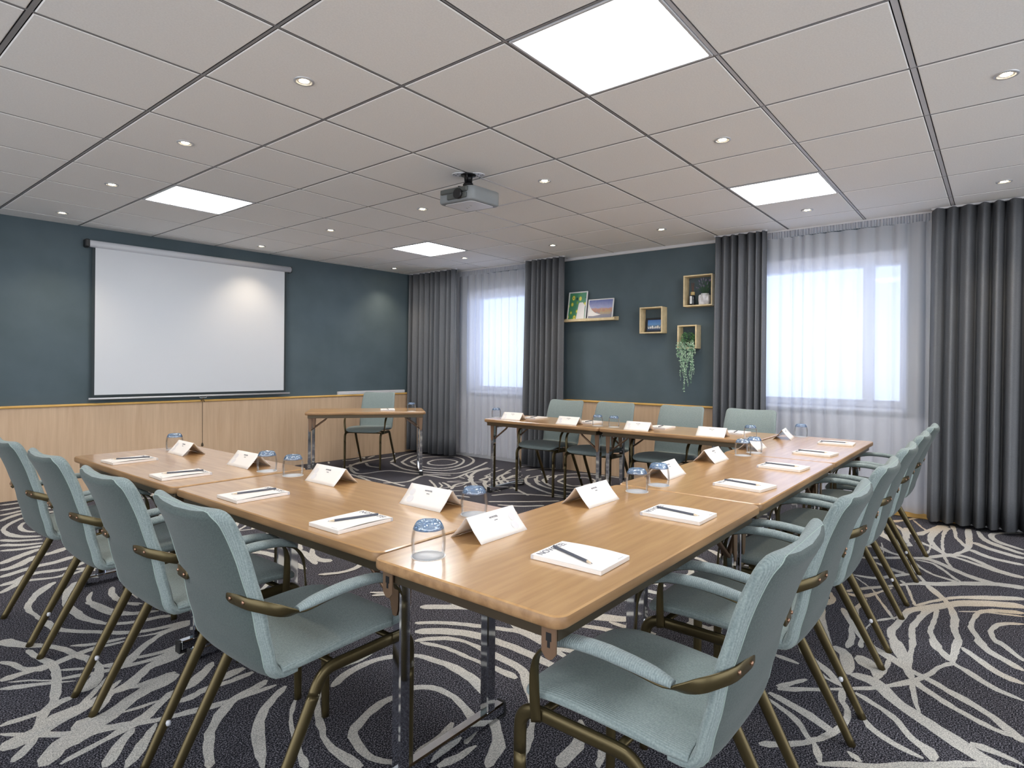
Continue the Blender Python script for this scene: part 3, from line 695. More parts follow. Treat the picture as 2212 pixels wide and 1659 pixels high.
for v0, v1, u, amp, pitch, sd, lab, spread, lean in drapes:
    r_ = empty('curtain', (u, (v0 + v1) / 2, 0), label=lab, cat='curtain', group='dark grey floor-length curtains')
    c0 = (u, (v0 + v1) / 2)
    rows = fold_mesh(v0 - c0[1], v1 - c0[1], 0, amp, pitch, 0.035, HC - .012, sd, spread=spread, lean=lean, du=-0.02, pleat=True)
    cloth('drape', rows, 'curtain_grey', r_, 0.003)
    MB().box((-.012, min(v0, v1) - c0[1], HC - .014), (.012, max(v0, v1) - c0[1], HC - .0006)).build('curtain_rail', 'white_trim', r_)
for v0, v1, u, amp, sd, lab in [(5.95, 4.42, 5.990, 0.024, 11, 'white sheer curtain in front of the left window, by the corner'),
                               (1.92, 0.30, 5.998, 0.022, 12, 'white sheer curtain in front of the large right window')]:
    r_ = empty('sheer_curtain', (u, (v0 + v1) / 2, 0), label=lab, cat='curtain', group='white sheer curtains')
    cv = (v0 + v1) / 2
    cloth('voile', fold_mesh(v0 - cv, v1 - cv, 0, amp, 0.115, 0.05, HC - .075, sd), 'sheer_voile', r_)
    cloth('heading_tape', fold_mesh(v0 - cv, v1 - cv, 0, amp * 0.5, 0.022, HC - .075, HC - .012, sd + 5, nz=2), 'sheer_voile', r_)
    MB().box((-.010, -abs(v0 - v1) / 2, HC - .014), (.010, abs(v0 - v1) / 2, HC - .0006)).build('curtain_rail', 'white_trim', r_)

# ------------------------------------------------------------------ tables
TL, TW = 1.31, 0.62
def rrect(l, w_, r, n=6):
    pts = []
    for cxx, cyy, a0 in ((l/2-r, w_/2-r, 0), (-l/2+r, w_/2-r, PI/2), (-l/2+r, -w_/2+r, PI), (l/2-r, -w_/2+r, 3*PI/2)):
        for k in range(n + 1):
            a = a0 + PI / 2 * k / n; pts.append((cxx + r * math.cos(a), cyy + r * math.sin(a)))
    return pts
def make_table(x, y, rz, label, L_=TL, W_=TW, post=.205, frames=(1, 1), hooks=(0, 0), group='folding conference tables'):
    r_ = empty('folding_table', (x, y, 0), rz, label=label, cat='table', group=group)
    # top
    m_ = MB(); rings = []
    for ins, z in ((0.006, TZ - .030), (0.001, TZ - .026), (0.0, TZ - .020), (0.0, TZ - .008), (0.002, TZ - .003), (0.006, TZ)):
        rings.append([(px, py, z) for px, py in rrect(L_ - 2 * ins, W_ - 2 * ins, .036 - ins)])
    m_.loft(rings[:-1], 1, True, True, False); m_.loft(rings[-2:], 0, True, True, False)
    o = len(m_.v); n = len(rings[0])
    m_.add(rings[-1], [tuple(range(n))], 0); m_.add(rings[0], [tuple(reversed(range(n)))], 1)
    m_.build('tabletop', ['table_wood', 'edge_wood'], r_)
    # steel apron with a lip
    m_ = MB(); a, b_, z1 = L_ / 2 - .030, W_ / 2 - .026, TZ - .030
    z0 = z1 - .034; th = .0035
    m_.bbox((-a, -b_, z0), (a, -b_ + th, z1), .001); m_.bbox((-a, b_ - th, z0), (a, b_, z1), .001)
    m_.bbox((-a, -b_ + th, z0), (-a + th, b_ - th, z1), .001); m_.bbox((a - th, -b_ + th, z0), (a, b_ - th, z1), .001)
    m_.bbox((-a, -b_ - .010, z1 - .006), (a, -b_, z1), .001); m_.bbox((-a, b_, z1 - .006), (a, b_ + .010, z1), .001)
    m_.bbox((-a, -b_ + th, z0), (a, -b_ + .022, z0 + .003), .001); m_.bbox((-a, b_ - .022, z0), (a, b_ - th, z0 + .003), .001)
    m_.build('apron', 'apron_steel', r_)
    for e, s in enumerate((-1, 1)):
        if frames[e]:
            fx = s * (L_ / 2 - .045)
            for t_ in (-1, 1):
                py = t_ * post
                m_ = MB().bbox((fx - .018, py - .021, .045), (fx + .018, py + .021, TZ - .064), .004)
                m_.build('leg', 'chrome', r_)
                # folded steel bracket, tapering down the post, and its brace
                m_ = MB()
                zt, zb = TZ - .062, TZ - .215
                for yy in (py - .026, py + .023):
                    xs = fx - s * .028
                    m_.add([(xs + s * .0, yy, zt), (xs + s * .044, yy, zt), (xs + s * .038, yy, zb + .02), (xs + s * .032, yy, zb), (xs + s * .018, yy, zb), (xs + s * .008, yy, zb + .03),
                            (xs + s * .0, yy + .003, zt), (xs + s * .044, yy + .003, zt), (xs + s * .038, yy + .003, zb + .02), (xs + s * .032, yy + .003, zb), (xs + s * .018, yy + .003, zb), (xs + s * .008, yy + .003, zb + .03)],
                           [(0, 1, 2, 3, 4, 5), (11, 10, 9, 8, 7, 6)] + [(k, 6 + k, 6 + (k + 1) % 6, (k + 1) % 6) for k in range(6)])
                m_.build('bracket', 'copper_steel', r_)
                m_ = MB()
                m_.sweep([(fx - s * .01, py, zb + .012), (fx - s * .165, py, TZ - .088), (fx - s * .180, py, TZ - .068)], .022, .012, (0, 1, 0))
                m_.bbox((min(fx - s * .02, fx - s * .20), py - .012, TZ - .068), (max(fx - s * .02, fx - s * .20), py + .012, TZ - .062), .002)
                m_.build('brace', 'copper_steel', r_)
            m_ = MB().bbox((fx - .019, -.265, .010), (fx + .019, .265, .050), .005); ft = m_.build('foot_bar', 'chrome', r_)
            for t_ in (-1, 1):
                m_ = MB().bbox((fx - .021, min(t_ * .235, t_ * .275), .0), (fx + .021, max(t_ * .235, t_ * .275), .009), .003)
                m_.bbox((fx - .021, min(t_ * .265, t_ * .275), .004), (fx + .021, max(t_ * .265, t_ * .275), .052), .004)
                m_.build('end_cap', 'black_plastic', ft)
            m_ = MB().sweep([(fx, -.215, TZ - .085), (fx, .215, TZ - .085)], .018, .018, None, 10)
            m_.build('cross_tube', 'chrome', r_)
        if hooks[e]:
            for t_ in (-1, 1):
                hx = s * (L_ / 2 - .022); py = t_ * (W_ / 2 - .045)
                m_ = MB(); y0, y1 = py - .019, py + .019; zt = TZ - .031; zb = TZ - .105
                prof = [(y0, zt), (y0, zb + .015), (y0 + .010, zb + .003), (y0 + .019, zb), (y1 - .010, zb + .003), (y1, zb + .015), (y1, zt)]
                A_ = [(hx, yy, z) for yy, z in prof]; B_ = [(hx - s * .004, yy, z) for yy, z in prof]; n = len(prof)
                m_.add(A_ + B_, [tuple(range(n)), tuple(reversed(range(n, 2 * n)))] + [(k, n + k, n + (k + 1) % n, (k + 1) % n) for k in range(n)])
                m_.bbox((min(hx, hx - s * .05), py - .018, zt - .004), (max(hx, hx - s * .05), py + .018, zt), .001)
                ho = m_.build('hook_plate', 'copper_steel', r_)
                m_ = MB(); q_ = hx + s * .0006
                m_.box((min(q_, q_ - s * .001), py - .007, zt - .034), (max(q_, q_ - s * .001), py + .007, zt - .016))
                m_.box((min(q_, q_ - s * .001), py - .0035, zt - .048), (max(q_, q_ - s * .001), py + .0035, zt - .034))
                m_.build('keyhole', 'black_plastic', ho)
    return r_
make_table(1.380, 1.325 + TL / 2 + .012, PI / 2, 'oak-topped folding table of the left row, next to the corner tumblers', frames=(1, 1), L_=1.328, W_=.64, post=.195)
make_table(1.380, 3.330, PI / 2, 'oak-topped folding table at the far end of the left row, by the screen', L_=1.30, W_=.64, post=.195)
make_table(1.025 + .672, 1.008, 0, 'nearest oak-topped folding table, with copper keyhole plates on its end', frames=(0, 1), hooks=(1, 0), L_=1.342)
make_table(3.030, 1.012, 0, 'middle oak-topped folding table of the near row on the right', L_=1.305)
make_table(4.345, 1.012, 0, 'oak-topped folding table at the sheer-curtain end of the near row', L_=1.305)
make_table(4.715, 3.285, PI / 2, 'oak-topped folding table of the window row, at its left end', L_=1.290)
make_table(4.715, 1.988, PI / 2, 'oak-topped folding table of the window row, right half under the box shelves', L_=1.290)
ang = math.atan2(-.801, 1.011)
fcx, fcy = (3.608 + 4.619) / 2, (5.775 + 4.974) / 2
make_table(fcx + math.sin(-ang) * TW / 2, fcy + math.cos(ang) * TW / 2, ang, 'angled presenter table standing alone before the corner curtain', L_=1.29)
PT = (fcx + math.sin(-ang) * TW / 2, fcy + math.cos(ang) * TW / 2)

# ------------------------------------------------------------------ chairs (local: x forward, y to the left, origin between the rear feet)
def supersec(y_half, t_half, n=28, p=4.0):
    pts = []
    for k in range(n):
        a = 2 * PI * k / n; ca, sa = math.cos(a), math.sin(a)
        pts.append((y_half * math.copysign(abs(ca) ** (2 / p), ca), t_half * math.copysign(abs(sa) ** (2 / 2.6), sa)))
    return pts
def shell(profile, widths, thick, dish, name, mat, parent, cornerT=0.0, cornerB=0.0, side_fwd=None):
    P = smooth3([(p[0], p[1], w_, t_, d_) for p, w_, t_, d_ in zip(profile, widths, thick, dish)], 5)
    # arc length
    s = [0.0]
    for i in range(1, len(P)): s.append(s[-1] + math.dist(P[i][:2], P[i - 1][:2]))
    tot = s[-1]
    # resample ends densely
    ss = sorted(set([tot * k / 34 for k in range(35)] + [cornerB * (1 - math.cos(PI / 2 * k / 7)) for k in range(8)] + [tot - cornerT * (1 - math.cos(PI / 2 * k / 7)) for k in range(8)] + [tot - .012 * k / 4 for k in range(5)] + [.012 * k / 4 for k in range(5)]))
    def at(x):
        for i in range(1, len(s)):
            if x <= s[i] + 1e-9:
                f = (x - s[i - 1]) / max(1e-9, s[i] - s[i - 1]); return [P[i - 1][c] + (P[i][c] - P[i - 1][c]) * f for c in range(5)]
        return list(P[-1])
    rings = []
    for x in ss:
        px, pz, hw, th, d_ = at(x)
        a = at(max(0, x - .01)); b_ = at(min(tot, x + .01))
        tx, tz = b_[0] - a[0], b_[1] - a[1]; l = math.hypot(tx, tz) or 1; nx, nz = -tz / l, tx / l
        if cornerT and tot - x < cornerT:
            q = 1 - (tot - x) / cornerT; hw = hw - cornerT + cornerT * math.sqrt(max(0, 1 - q * q))
        if cornerB and x < cornerB:
            q = 1 - x / cornerB; hw = hw - cornerB + cornerB * math.sqrt(max(0, 1 - q * q))
        e = .016
        for dd, on in ((tot - x, cornerT), (x, cornerB)):
            if on and dd < e:
                q = 1 - dd / e; th = th * (0.25 + 0.75 * math.sqrt(max(0, 1 - q * q)))
        r_ = []
        for yy, tt in supersec(hw, th / 2):
            k = (yy / .225) ** 2
            r_.append((px + nx * (tt + d_ * k), yy, pz + nz * (tt + d_ * k)))
        rings.append(r_)
    m_ = MB(); m_.loft(rings, 0, True, True, True); o = m_.build(name, mat, parent)
    return o
def make_chair(name='conference_chair'):
    r_ = empty(name)
    # seat: from the front roll back to the bend (normal points up when running backwards->forwards)
    seat_prof = [(.105, .457), (.160, .457), (.24, .461), (.34, .466), (.43, .468), (.490, .462), (.532, .444)]
    shell(seat_prof, [.214, .217, .220, .222, .223, .221, .208], [.044, .046, .050, .052, .050, .044, .034], [.004, .006, .008, .008, .006, .002, 0], 'seat', 'fabric_seat', r_, cornerT=.05)
    # backrest: from the bend up to the top (normal points back, so the dish is negative = edges forward)
    back_prof = [(.150, .447), (.108, .448), (.082, .471), (.069, .52), (.053, .57), (.037, .637), (.014, .70), (-.009, .765), (-.037, .828), (-.066, .880)]
    bk = shell(back_prof, [.212, .214, .216, .217, .218, .218, .216, .213, .209, .206], [.040, .044, .044, .044, .044, .044, .044, .044, .044, .042], [-.003, -.004, -.006, -.008, -.011, -.015, -.020, -.026, -.032, -.036], 'backrest', 'fabric_seat', r_, cornerT=.040)
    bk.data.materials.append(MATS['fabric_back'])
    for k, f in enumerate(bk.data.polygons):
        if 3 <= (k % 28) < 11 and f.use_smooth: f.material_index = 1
    # stitched seam round the rear edge
    me = bk.data; vs = me.vertices; n = 28; rows = len(vs) // n
    def seam(idx, k0):
        return [Vector(vs[k * n + idx].co) for k in range(k0, rows)]
    l_ = seam(3, 3); rr_ = seam(n // 2 - 3, 3)
    path = l_[:-1] + list(reversed(rr_[:-1]))
    m_ = MB(); m_.sweep(path, .0030, .0030, (0.3, 0.1, 1), 5); m_.build('seam', 'stitch', bk)
    for s in (-1, 1):
        # rear leg, side rail and front leg share one bent oval tube
        yr = s * .220
        ctl = [(0.0, s * .226, 0.0, .025), (.060, s * .225, .118, .029), (.130, s * .223, .250, .033), (.178, s * .221, .342, .034), (.198, yr, .383, .034), (.211, yr, .405, .034), (.230, yr, .420, .033), (.258, yr, .425, .033),
               (.34, yr, .426, .033), (.42, yr, .427, .033), (.468, yr, .427, .033), (.498, yr, .419, .033), (.515, yr, .400, .033), (.521, yr, .370, .033), (.522, yr, .25, .031), (.523, yr, .12, .029), (.524, yr, 0.0, .026)]
        full = smooth3(ctl, 4)
        for nm, i0, i1 in (('leg', 0, 14), ('side_rail', 14, 54), ('leg', 54, len(full) - 1)):
            seg = full[i0:i1 + 1]
            MB().sweep([p[:3] for p in seg], .019, [p[3] for p in seg], (0, 1, 0)).build(nm, 'brass_paint', r_)
        # armrest: flat strip bolted behind the back, round the side, over the top and down to the rail
        ctrl = [((.012, s * .110, .656), (0, 0, 1)), ((.015, s * .150, .655), (0, 0, 1)), ((.021, s * .195, .653), (0, 0, 1)), ((.040, s * .229, .648), (0, 0, 1)), ((.066, s * .249, .638), (0, .05 * s, 1)),
                ((.100, s * .256, .624), (0, .6 * s, .8)), ((.135, s * .257, .618), (0, s, .25)), ((.20, s * .257, .628), (0, s, 0)), ((.28, s * .257, .635), (0, s, 0)), ((.355, s * .257, .631), (0, s, 0)),
                ((.414, s * .256, .613), (0, s, 0)), ((.444, s * .255, .584), (0, s, 0)), ((.455, s * .253, .55), (.3, s, 0)), ((.458, s * .250, .51), (.6, s, 0)), ((.460, s * .244, .46), (.7, s * .7, 0)), ((.462, s * .236, .415), (.8, s * .5, 0))]
        D_ = smooth3([c[0] + c[1] for c in ctrl], 4)
        wv = [.030 if i < 22 else .024 for i in range(len(D_))]
        wv[0] = .014; wv[1] = .024
        arm = MB().sweep([d[:3] for d in D_], wv, .0055, [d[3:] for d in D_]).build('armrest', 'brass_paint', r_)
        pc = [(.118, .622), (.16, .630), (.22, .637), (.28, .641), (.35, .638), (.397, .626), (.425, .610)]
        pw = [.026, .040, .044, .045, .045, .042, .026]; ph = [.014, .024, .027, .028, .027, .024, .012]
        Q = smooth3([(x, z, a, b_) for (x, z), a, b_ in zip(pc, pw, ph)], 3)
        MB().sweep([(x, s * .257, z + .004) for x, z, a, b_ in Q], [a for *_, a, b_ in Q], [b_ for *_, b_ in Q], (0, 1, 0), 16).build('arm_pad', 'fabric_arm', arm)
        for yy in (.132, .185):
            m_ = MB(); m_.lathe([(.0001, .0), (.0035, .0), (.0048, .002), (.0048, .006)], 10)
            for k in range(len(m_.v) - 40, len(m_.v)):
                x, y, z = m_.v[k]; m_.v[k] = ((.0060 if yy < .15 else .0125) + z, s * yy + x, .655 + y)
            m_.build('screw', 'screw_copper', arm)
    # under-seat cross bars
    MB().sweep([(.26, -.205, .424), (.26, .205, .424)], .022, .016, (1, 0, 0), 10).build('cross_bar', 'brass_paint', r_)
    MB().sweep([(.46, -.205, .426), (.46, .205, .426)], .022, .016, (1, 0, 0), 10).build('cross_bar', 'brass_paint', r_)
    for s in (-1, 1):
        MB().lathe([(.0001, -.009), (.006, -.007), (.008, 0), (.006, .007), (.0001, .009)], 10, 0, (.068, s * .240, .125)).build('buffer', 'housing', r_)
    return r_
proto = make_chair()
chairs = []
LR = 'armchairs along the left row of tables'; RR = 'armchairs along the near right row of tables'; WR = 'armchairs with their backs to the window wall'
for v, lab, da in [(1.62, 'sage fabric armchair of the left row, nearest the camera, whole seat in view', 0.0), (2.235, 'sage fabric armchair of the left row, second from the camera', 0.0),
               (2.88, 'sage fabric armchair of the left row, third from the camera', 0.0), (3.50, 'sage fabric armchair of the left row, cut by the left picture edge', 0.0)]:
    chairs.append(((.718, v, 0), R(da), lab, LR))
for u, lab, dv in [(1.362, 'large sage armchair at the bottom right, nearest the camera, full arm in view', 0), (2.02, 'sage armchair directly behind the nearest one in the right row', 0),
               (2.67, 'sage armchair third from the camera in the right row', 0), (3.315, 'sage armchair fourth from the camera in the right row', 0),
               (3.985, 'sage armchair fifth from the camera in the right row', 0), (4.60, 'farthest sage armchair of the right row, next to the sheer curtain', 0)]:
    chairs.append(((u, .37 + dv, 0), PI / 2, lab, RR))
for v, lab in [(3.50, 'sage armchair leftmost of the window row, before the dark curtain'), (2.925, 'sage armchair second from left in the window row, below the empty blue wall'),
               (2.245, 'sage armchair third from left in the window row, under the trailing plant'), (1.635, 'sage armchair rightmost of the window row, before the dark curtain edge')]:
    chairs.append(((5.20, v, 0), PI, lab, WR))
chairs.append(((4.88, 6.13, 0), R(211), 'sage armchair behind the presenter table in the corner', 'armchairs at the conference tables'))
for k, (loc, rz, lab, grp) in enumerate(chairs):
    o = proto if k == 0 else copy_tree(proto)
    o.location = loc; o.rotation_euler = (0, 0, rz); tag(o, lab, 'chair', grp)

# ------------------------------------------------------------------ text helper
def text_mesh(name, body, size, mat, parent, loc, rot, ext=0.0003):
    cu = bpy.data.curves.new(name, 'FONT'); cu.body = body; cu.size = size; cu.extrude = ext; cu.align_x = 'CENTER'; cu.align_y = 'CENTER'
    cu.resolution_u = 3
    to = bpy.data.objects.new(name + '_tmp', cu); C.objects.link(to)
    dg = bpy.context.evaluated_depsgraph_get(); me = bpy.data.meshes.new_from_object(to.evaluated_get(dg))
    bpy.data.objects.remove(to); me.materials.clear(); me.materials.append(MATS[mat])
    o = bpy.data.objects.new(name, me); C.objects.link(o); o.parent = parent; o.location = loc; o.rotation_euler = rot
    return o

# ------------------------------------------------------------------ notepads (local: +y = top edge of the sheet, z = 0 on the table)
def make_pad():
    r_ = empty('notepad')
    m_ = MB().bbox((-.079, -.107, 0), (.079, .107, .0115), .001); m_.build('paper_block', 'paper', r_)
    MB().box((-.0792, .098, .0004), (.0792, .1074, .0112)).build('glue_strip', 'paper_grey', r_)
    # top sheet with one edge bowed slightly up
    rows = []
    for i in range(9):
        x = -.079 + .158 * i / 8; row = []
        for j in range(13):
            y = -.107 + .214 * j / 12
            k = max(0, (x - .02) / .06); row.append((x, y, .0121 + .0035 * k * k * math.sin(PI * (y + .107) / .214)))
        rows.append(row)
    cloth('top_sheet', rows, 'paper', r_)
    text_mesh('lettering', 'NOVOTEL', .029, 'ink', r_, (0, .088, .0124), (0, 0, 0))
    text_mesh('small_lettering', 'novotel.com', .0055, 'pale_ink', r_, (.045, -.097, .0126), (0, 0, 0))
    return r_
def make_pencil():
    # along +x, tip at +x
    r_ = empty('pencil')
    m_ = MB(); L_ = .172
    def ring(x, rad): return [(x, rad * math.cos(PI / 3 * k), rad * math.sin(PI / 3 * k)) for k in range(6)]
    m_.loft([ring(-L_ / 2, .0037), ring(L_ / 2 - .022, .0037)], 0, False); m_.build('barrel', 'pencil_grey', r_)
    MB().loft([ring(L_ / 2 - .022, .0036), ring(L_ / 2 - .005, .0011)], 0, False).build('sharpened_wood', 'pencil_tip', r_)
    MB().loft([ring(L_ / 2 - .005, .0011), ring(L_ / 2, .0002)], 0, False).build('lead', 'graphite', r_)
    return r_
pad0, pen0 = make_pad(), make_pencil()
def put(proto_, i, loc, rz, lab, cat, grp):
    o = proto_ if i == 0 else copy_tree(proto_)
    o.location = loc; o.rotation_euler = (0, 0, rz); tag(o, lab, cat, grp); return o
ORD = ['nearest the camera', 'second from the camera', 'third from the camera', 'fourth from the camera', 'fifth from the camera', 'farthest, at the curtain end']
pads = []
for (x, y), a, o_ in zip([(1.203, 1.645), (1.201, 2.271), (1.200, 2.933), (1.202, 3.564)], (0.5, 0, -2.4, 2.7), ['nearest the camera', 'second from the camera', 'third from the camera', 'at the far end by the tumbler']):
    pads.append((x, y, a - 90, 'on the left row, ' + o_))
for (x, y), a, o_ in zip([(1.379, .876), (2.005, .871), (2.69, .866), (3.324, .874), (3.995, .869), (4.624, .873)], (1.8, 0, -8.1, -3.8, -6.3, 3.1), ORD):
    pads.append((x, y, a, 'on the right row, ' + o_))
for (x, y), o_ in zip([(4.802, 3.593), (4.779, 2.945), (4.806, 2.246), (4.827, 1.62)], ['leftmost', 'second from left', 'third from left', 'rightmost']):
    pads.append((x, y, 90, 'on the window row, ' + o_))
pads.append((4.46, 5.44, math.degrees(ang) + 180, 'on the angled presenter table'))
pens = [((1.214, 1.65), -15.3), ((1.21, 2.287), -8.9), ((1.212, 2.943), -17.5), ((1.208, 3.568), -31.3 + 12), ((1.357, .887), -109.7), ((2.006, .874), -99.4), ((2.696, .877), -101.9), ((3.333, .882), -96.5), ((3.998, .88), -96.3), ((4.617, .881), -86.3),
        ((4.80, 3.60), 12), ((4.78, 2.95), 8), ((4.81, 2.25), 10), ((4.83, 1.625), 9), ((4.46, 5.44), math.degrees(ang) + 95)]
for i, (x, y, a, lab) in enumerate(pads):
    put(pad0, i, (x, y, TZ + .0003), R(a), 'white notepad ' + lab, 'notepad', 'notepads on the tables')
for i, ((x, y), a) in enumerate(pens):
    if i < 4: a = a + 180
    lab = pads[i][3]
    put(pen0, i, (x, y, TZ + .0166), R(a), 'grey pencil on the notepad ' + lab, 'pencil', 'pencils on the notepads')

# ------------------------------------------------------------------ tumblers and their paper coasters
def make_glass():
    r_ = empty('tumbler')
    out = [(.0375, .0), (.0388, .006), (.0402, .020), (.0408, .038), (.0402, .054), (.0385, .067), (.0355, .078), (.0318, .087), (.0300, .0915), (.0280, .094)]
    inn = [(.0362, .0), (.0374, .010), (.0386, .022), (.0391, .038), (.0385, .054), (.0366, .066), (.0334, .0755), (.0290, .0785), (.0001, .0790)]
    out = [(r * 1.16, z) for r, z in out]; inn = [(r * 1.16, z) for r, z in inn]
    m_ = MB(); m_.loft([[(r * math.cos(2 * PI * k / 40), r * math.sin(2 * PI * k / 40), z) for k in range(40)] for r, z in out[:8]], 0, True, True, False)
    m_.loft([[(r * math.cos(2 * PI * k / 40), r * math.sin(2 * PI * k / 40), z) for k in range(40)] for r, z in inn[:7]], 0, True, True, False)
    m_.loft([[(r * math.cos(2 * PI * k / 40), r * math.sin(2 * PI * k / 40), .0) for k in range(40)] for r in (.0362 * 1.16, .0375 * 1.16)], 0, True, True, False)
    m_.build('bowl', 'thin_glass', r_)
    m_ = MB(); m_.lathe([(r * 1.16, z) for r, z in [(.0001, .0775), (.024, .0762), (.0335, .0735), (.0362, .0745), (.0340, .0815), (.0305, .0888), (.0285, .0925), (.0262, .0945), (.022, .0948), (.017, .0925), (.0001, .0918)]], 40)
    m_.build('blue_base', 'blue_glass', r_)
    return r_
def make_coaster():
    m_ = MB(); n = 72
    def ring(rad, z): return [((rad + .0006 * (1 if k % 3 == 0 else 0)) * math.cos(2 * PI * k / n), (rad + .0006 * (1 if k % 3 == 0 else 0)) * math.sin(2 * PI * k / n), z) for k in range(n)]
    m_.loft([ring(.0465, 0), ring(.0465, .0007)], 0, False); return m_.build('paper_coaster', 'paper')
gl0, co0 = make_glass(), make_coaster()
glasses = [(1.555, 1.426, 'on the left row, by the corner seam'), (1.544, 2.562, 'on the left row, right of the middle pair'), (1.524, 2.759, 'on the left row, left of the middle pair'), (1.540, 3.854, 'alone at the far end of the left row'),
    (1.135, 1.208, 'largest, at the nearest table corner'), (2.286, 1.176, "front of the pair at the right row's first seam"), (2.471, 1.166, "rear of the pair at the right row's first seam"),
    (3.642, 1.184, "front of the pair at the right row's second seam"), (3.808, 1.170, "rear of the pair at the right row's second seam"), (4.939, 1.174, 'at the sheer-curtain end of the right row'),
    (4.609, 3.934, 'at the left end of the window row'), (4.587, 2.745, 'left of the pair midway on the window row'), (4.590, 2.585, 'right of the pair midway on the window row'), (4.567, 1.431, 'at the right end of the window row'),
    (4.569, 5.158, 'on the angled presenter table')]
for i, (x, y, lab) in enumerate(glasses):
    put(co0, i, (x, y, TZ + .0002), 0.1 * i, 'white coaster under the tumbler ' + lab.replace('largest, ', ''), 'coaster', 'paper coasters under the tumblers')
    put(gl0, i, (x, y, TZ + .0011), 0, 'upturned blue-based tumbler ' + lab, 'glass', 'upturned tumblers on the tables')

# ------------------------------------------------------------------ tent cards (local x along the ridge, +y = the face turned to the room centre)
def make_card():
    r_ = empty('tent_card')
    Lc, d0, h = .218, .062, .068
    m_ = MB(); rows = []
    prof = [(-d0, 0.0), (-d0 * .80, .0125), (-d0 * .5, .031), (-d0 * .2, .053), (-.002, h - .001), (0, h), (.002, h - .001), (d0 * .2, .053), (d0 * .5, .031), (d0 * .80, .0125), (d0, 0.0)]
    for y, z in prof: rows.append([(-Lc / 2 + Lc * k / 8, y, z) for k in range(9)])
    o = cloth('folded_card', rows, 'paper', r_, 0.0006)
    a = math.atan2(.031, d0 * .5) ; tilt = math.atan2(h - .0, d0)
    for s in (-1, 1):
        rot = (math.atan2(h - .031, d0 * .5), 0, 0 if s < 0 else PI)
        # print near the fold, tiny
        yy = s * d0 * .22; zq = .0535
        text_mesh('lettering', 'NOVOTEL', .0085, 'ink', r_, (0, yy, zq), (rot[0], 0, rot[2]))
        text_mesh('small_lettering', 'HOTELS', .0042, 'ink', r_, (.004 * -s, s * d0 * .34, .0448), (rot[0] - .06, 0, rot[2]))
        m_ = MB(); n = 20
        for (cxx, t0, rad) in ((.078, .36, .014), (.070, .68, .016)):
            pr_ = []
            for k in range(n):
                ax = rad * math.cos(2 * PI * k / n); ay = rad * math.sin(2 * PI * k / n)
                q = t0 * d0 + ay * .67
                q = min(max(q, .004), d0 - .003)
                # height of the card surface at q
                zs = [(abs(p[0]), p[1]) for p in prof[5:]]
                for (q0, z0), (q1, z1) in zip(zs, zs[1:]):
                    if q0 <= q <= q1: zc = z0 + (z1 - z0) * (q - q0) / (q1 - q0); break
                pr_.append((cxx + ax, s * (q + .0008), zc + .0010))
            m_.add(pr_, [tuple(range(n))], 0)
        m_.build('printed_motif', 'pale_ink', r_)
    return r_
card0 = make_card()
cards = [(1.554, 1.640, 90, 'on the left row, nearest the camera'), (1.572, 2.300, 90, 'on the left row, second from the camera'), (1.546, 2.980, 90, 'on the left row, partly behind a tumbler'), (1.518, 3.640, 88, 'on the left row, at the far end'),
    (1.411, 1.226, 0, 'on the nearest table, beside the largest tumbler'), (1.998, 1.222, -1, 'on the nearest table, at its far end'), (2.710, 1.245, 2, 'on the right row, behind the first tumbler pair'),
    (3.325, 1.255, 0, 'on the right row, midway between the tumbler pairs'), (3.985, 1.235, 2, 'on the right row, behind the second tumbler pair'), (4.740, 1.245, 8, 'on the right row, dark end facing left, before the sheer curtain'),
    (4.545, 3.660, 96, 'on the window row, leftmost'), (4.525, 3.000, 91, 'on the window row, second from left'), (4.515, 2.310, 91, 'on the window row, third from left'), (4.500, 1.690, 91, 'on the window row, rightmost')]
for i, (x, y, a, lab) in enumerate(cards):
    put(card0, i, (x, y, TZ + .0006), R(a), 'white folded tent card ' + lab, 'card', 'tent cards on the tables')

# ------------------------------------------------------------------ ceiling lights
def make_panel():
    r_ = empty('ceiling_light_panel')
    h = T / 2 - .010
    m_ = MB()
    for a, b_ in (((-h, -h), (h, -h + .014)), ((-h, h - .014), (h, h)), ((-h, -h + .014), (-h + .014, h - .014)), ((h - .014, -h + .014), (h, h - .014))):
        m_.bbox((a[0], a[1], -.003), (b_[0], b_[1], .009), .002)
    m_.build('frame', 'bright_rail', r_)
    MB().box((-h + .014, -h + .014, .002), (h - .014, h - .014, .009)).build('diffuser', 'panel_light', r_)
    return r_
pn0 = make_panel()
for k, ((i, j), lab) in enumerate(zip(panels, ['large square ceiling light panel at the top, nearest the camera', 'square ceiling light panel on the left, before the projection screen', 'square ceiling light panel on the right, near the right window', 'square ceiling light panel farthest away, near the left curtains', 'unseen square ceiling panel added for fill light, back half, left', 'unseen square ceiling panel added for fill light, back half, far left', 'unseen square ceiling panel added for fill light, behind the camera', 'unseen square ceiling panel added for fill light, behind the right curtain end'])):
    put(pn0, k, (U0 + T * (i + .5), V0 + T * (j + .5), HC), 0, lab, 'ceiling light', 'square ceiling light panels')
def make_down():
    r_ = empty('downlight')
    MB().loft([[(r * math.cos(2 * PI * k / 28), r * math.sin(2 * PI * k / 28), z) for k in range(28)] for r, z in ((.046, 0), (.045, -.004), (.034, -.005), (.031, .001), (.026, .008))], 0, True, True, False).build('trim_ring', 'silver', r_)
    MB().lathe([(.0001, -.001), (.020, -.001), (.026, .002), (.026, .008)], 20).build('bulb', 'bulb_warm', r_)
    return r_
dn0 = make_down()
rows_d = [(0, [-1, 1, 3, 5], 'of the row nearest the left side'), (3, [-5, -3, -1, 1, 3, 5], 'of the middle row'), (6, [-5, -3, -1, 1, 3, 5], 'of the row along the windows')]
